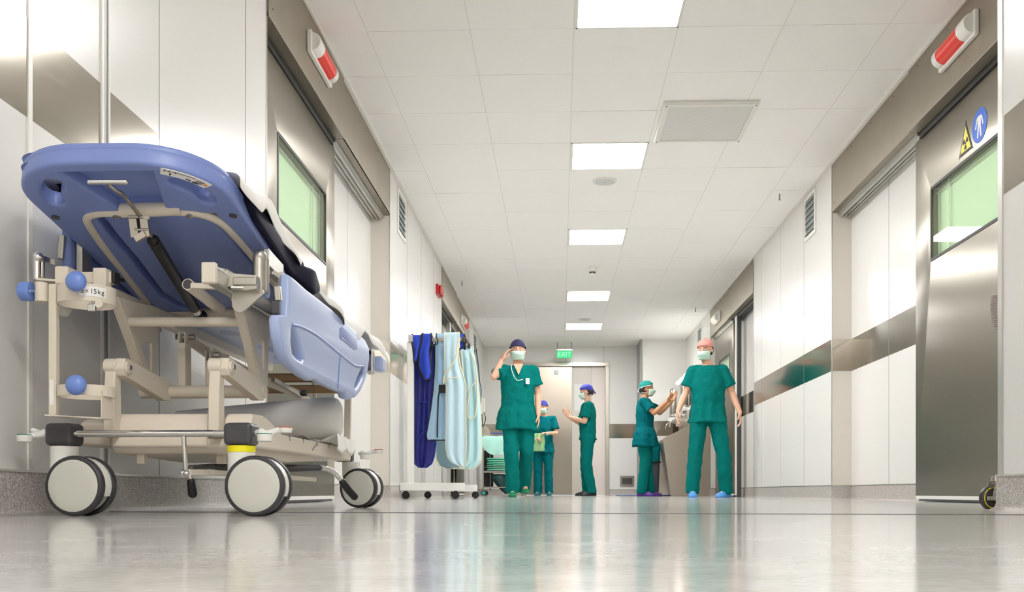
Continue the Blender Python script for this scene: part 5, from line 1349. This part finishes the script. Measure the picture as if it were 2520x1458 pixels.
    if mask:
        e = MB(); rs_ = []; dz = -.055 if maskdown else 0
        for i in range(9):
            t = i/8; z = -.012-.095*t+dz
            bul = .016*math.sin(PI*min(1, t*1.1))
            rs_.append([hh((.082-.012*t)*math.sin(q), -.008-(.109+.012*math.sin(PI*min(1, t*1.6))-.034*t*t+bul*.5)*math.cos(q), z) for q in [-1.25+2.5*a_/18 for a_ in range(19)]])
        vv = [[e.bm.verts.new(p) for p in r] for r in rs_]
        for p, q in zip(vv, vv[1:]):
            for i in range(len(p)-1): e.bm.faces.new((p[i], p[i+1], q[i+1], q[i]))
        mo = e.build('face_mask', mask, R, local=True, solid=.003, ang=80)
        e = MB()
        for s in (-1, 1):
            e.tube([hh(s*.071, -.038, -.018+dz), hh(s*.084, .01, .0+dz*.5), hh(s*.075, .07, .012)], .0022*hs, n=6); e.tube([hh(s*.060, -.035, -.095+dz*.6), hh(s*.076, .01, -.06), hh(s*.055, .08, -.05)], .0022*hs, n=6)
        e.build('mask_strings', 'paper', mo, local=True)
    # --- tunic
    t_ = MB(); n = 56; rs_ = []
    hemz = hem
    prof = [(1.488, .078, .070), (1.472, .125, .088), (1.445, .165, .102), (1.38, .188, .120), (1.28, .196, .132), (1.16, .186, .130), (1.05, .186, .130), (.96, .200, .138), (.88, .214, .148), (hemz, .226, .158)]
    prof = [p for p in prof if p[0] >= hemz-1e-6]
    for z, rx, ry in prof:
        # centre line follows the body
        pts = [(1.5, ne), (1.30, ch), (1.08, wa), (.95, pe), (.5, pe)]
        for (za, pa), (zb, pb) in zip(pts, pts[1:]):
            if za >= z >= zb:
                f = (za-z)/(za-zb); c = V(pa.x*(1-f)+pb.x*f, pa.y*(1-f)+pb.y*f, z*k)
        q_ = max(0, (1.25-z)/.45)
        if z < 1.0: rx *= hemw; ry *= hemw
        rs_.append([c+V(fw*rx*math.cos(a)*(1+.05*q_*math.sin(7*a+rz*3)), ry*math.sin(a)*(1+.07*q_*math.sin(9*a+1)), (.012*math.sin(3*a) if z == hemz else 0))*k for a in [2*PI*i/n for i in range(n)]])
    t_.rings(rs_)
    for S in 'RL':
        sh, el = K(j['sh'+S]), K(j['el'+S]); e_ = sh.lerp(el, sleeve)
        t_.limb([(K((0, 0, 1.40))+V(ch.x, ch.y, 0), .09*k), (sh, .064*k), (sh.lerp(el, .4), .068*k)])
        t_.cyl(sh.lerp(el, .35), e_, .070*k, .080*k, n=20)
    t_.build('tunic', top, R, remesh=.011, local=True, disp=.026, dscale=.09, smoothit=3)
    # --- trousers
    t_ = MB()
    t_.rings([[pe+V(rx*math.cos(a), ry*math.sin(a), dz)*k for a in [2*PI*i/24 for i in range(24)]] for dz, rx, ry in ((.12, .150, .110), (.02, .175, .128), (-.06, .172, .125), (-.11, .13, .11))])
    for S in 'RL':
        hp, kn, an = K(j['hip'+S]), K(j['knee'+S]), K(j['ank'+S])
        t_.limb([(hp, .104*k), (hp.lerp(kn, .5), .094*k), (kn, .083*k)])
        lo = an-V(0, 0, .045)*k
        t_.cyl(kn, lo, .082*k, .078*k, n=24); 
    t_.build('trousers', pants, R, remesh=.011, local=True, disp=.026, dscale=.10, smoothit=3)
    # --- shoes
    for S in 'RL':
        an = K(j['ank'+S]); td = V(*j['toe'+S]); lift = an.z/k-.09; td2 = V(td.x, td.y, 0).normalized()
        e = MB(); rm = Matrix(((td2.y, td2.x, 0, 0), (-td2.x, td2.y, 0, 0), (0, 0, 1, 0), (0, 0, 0, 1)))
        prof = [(-.075, .030, .055), (-.055, .042, .085), (-.01, .044, .100), (.04, .045, .085), (.09, .050, .062), (.14, .050, .050), (.175, .038, .038), (.195, .015, .022)]
        rs_ = []
        for y, w_, h_ in prof:
            rs_.append([V(w_*math.cos(a), y, h_*math.sin(a) if math.sin(a) > 0 else .0+.006*math.sin(a)) for a in [2*PI*i/20 for i in range(20)]])
        base = V(an.x, an.y, max(0, lift)*k+.007*k)
        # local +y -> toe direction
        ax = td2; bx_ = V(ax.y, -ax.x, 0)
        rs_ = [[base+(bx_*p.x+ax*p.y+V(0, 0, p.z))*k for p in r] for r in rs_]
        if td.z: 
            for r in rs_:
                for p in r: p.z += max(0, -(p-base).dot(ax))*abs(td.z)
        e.rings(rs_); e.build('shoe', shoe, R, local=True, sub=1, ang=80)
    return R, K, hh, W_
# tall man walking towards the viewer, hand at his ear
p = P(1274, 1222, 11.15)
R1, K1, h1_, w1 = person((p.x, 11.15, 0), .12, 1.84, 'tall person in teal scrubs and navy cap walking, one hand raised to the ear', dict(
    shR=(-.180, 0, 1.44), elR=(-.275, -.10, 1.35), wrR=(-.185, -.06, 1.535), hdR=(.42, .02, 1), hnR=(1, .3, 0), thR=(0, -1, 0), curlR=.8, shL=(.180, 0, 1.44), elL=(.235, .05, 1.17), wrL=(.23, -.06, .93), hipR=(-.09, 0, .93), kneeR=(-.075, -.08, .50), ankR=(-.06, -.05, .09), hipL=(.09, 0, .93), kneeL=(.10, -.02, .52), ankL=(.09, .28, .13), toeL=(.1, -1, .3)),
    cap='capnavy', shoe='shoegreen', skin='skin', hem=.76, hemw=1.10, head=(-.05, .05), sleeve=.62)
def badge(R, K, loc):
    m = MB(); m.box(K(loc), (.045, .004, .068)); b = m.build('name_badge', 'paper', R, local=True, bevel=.001)
badge(R1, K1, (.10, -.148, 1.30))
m = MB(); m.tube([K1((-.08, -.08, 1.49)), K1((-.07, -.135, 1.40)), K1((-.02, -.152, 1.31)), K1((.05, -.148, 1.32))], .004); m.build('lanyard', 'paper', R1, local=True)
m = MB(); m.prism([(-.055, 1.50), (.055, 1.50), (.0, 1.37)], lambda u, v: K1((u, -.085-.50*(1.5-v), v)), V(0, .03, 0)); m.build('neck_opening', 'skin', R1, local=True)
# person behind holding cloths
p = P(1337, 1221, 16.1)
R2, K2, h2_, w2 = person((p.x, 16.1, 0), -.1, 1.60, 'shorter masked person in teal scrubs standing before the end door holding green cloths', dict(
    elR=(-.24, -.03, 1.16), wrR=(-.09, -.24, 1.08), hdR=(.6, -.8, -.3), hnR=(0, .3, -1), elL=(.25, -.03, 1.17), wrL=(.10, -.25, 1.16), hdL=(-.5, -.8, 0), hnL=(0, .3, -1), ankR=(-.10, .02, .09), ankL=(.11, .02, .09)),
    cap='capblue', shoe='shoeteal', pants='teal2', top='teal2', hem=.80, head=(-.1, .12), fem=True)
m = MB(); pts = []
for i in range(9): 
    u = i/8; pts.append([K2((-.16+.22*u+.02*math.sin(v*3+i), -.28-.02*math.sin(i*2.1+v), 1.16-.085*v)) for v in range(5)])
vv = [[m.bm.verts.new(q) for q in r] for r in pts]
for a, b in zip(vv, vv[1:]):
    for q in range(4): m.bm.faces.new((a[q], a[q+1], b[q+1], b[q]))
W2 = WM[R2.name]
for v in m.bm.verts: v.co = W2 @ v.co
co = m.build('held_cloth', 'glove', None, solid=.008, sub=1, ang=80); tag(co, 'crumpled green yellow cloth held by the shorter masked person', 'cloth')
# person in profile with a blue cap
p = P(1446, 1221, 15.05)
R3, K3, h3_, w3 = person((p.x, 15.05, 0), -PI/2+.05, 1.76, 'person with blue cap in profile facing left, hands together in front of chest', dict(
    elR=(-.21, -.10, 1.17), wrR=(-.05, -.30, 1.27), hdR=(.15, -.6, .8), hnR=(1, 0, 0), thR=(0, .5, 1), elL=(.21, -.06, 1.17), wrL=(.05, -.29, 1.25), hdL=(-.1, -.6, .8), hnL=(-1, 0, 0), thL=(0, .5, 1), ankR=(-.09, .0, .09), ankL=(.09, .06, .09), kneeR=(-.09, -.03, .5)),
    cap='capblue', shoe='shoeblack', hem=.90, hemw=.90, head=(0, .1), sleeve=.75, maskdown=False, mask='mask')
# woman reaching to the sink
p = P(1587, 1221, 13.75)
R4, K4, h4_, w4 = person((p.x, 13.75, 0), PI/2-.25, 1.68, 'person with teal cap and purple shoes reaching both arms up to the scrub sink', dict(
    shR=(-.17, -.01, 1.43), elR=(-.20, -.17, 1.25), wrR=(-.12, -.35, 1.42), hdR=(.1, -.6, .8), hnR=(.6, .6, 0), shL=(.17, -.01, 1.43), elL=(.18, -.20, 1.28), wrL=(.10, -.40, 1.45), hdL=(0, -.5, .85), hnL=(-.6, .6, 0), ankR=(-.10, .03, .09), ankL=(.08, -.06, .09), head=(0, -.03, 1.63)),
    cap='capteal', shoe='shoepurple', hem=.76, hemw=1.22, head=(0, -.05), fem=True, sleeve=.7, skin='skin2', capstyle=1, top='teal2', pants='teal')
# person with a pink cap by the far right door
p = P(1742, 1224, 10.75)
R5, K5, h5_, w5 = person((p.x, 10.75, 0), -.15, 1.77, 'person with pink cap, green mask and blue shoe covers walking past the far right door', dict(
    shR=(-.170, 0, 1.435), elR=(-.25, .0, 1.18), wrR=(-.33, -.12, .97), hdR=(-.1, -.3, -1), hnR=(1, 0, 0), shL=(.170, 0, 1.435), elL=(.265, .02, 1.18), wrL=(.35, -.06, .95), hdL=(.1, -.2, -1),
    hipR=(-.09, 0, .93), kneeR=(-.14, -.04, .5), ankR=(-.175, -.02, .09), toeR=(.1, -1, 0), hipL=(.09, 0, .93), kneeL=(.17, -.02, .5), ankL=(.20, .04, .09), toeL=(-.5, -.85, 0), head=(-.03, -.02, 1.66)),
    cap='cappink', shoe='shoeblue', hem=.84, hemw=1.0, head=(-.35, .12), sleeve=.72, capstyle=.6)
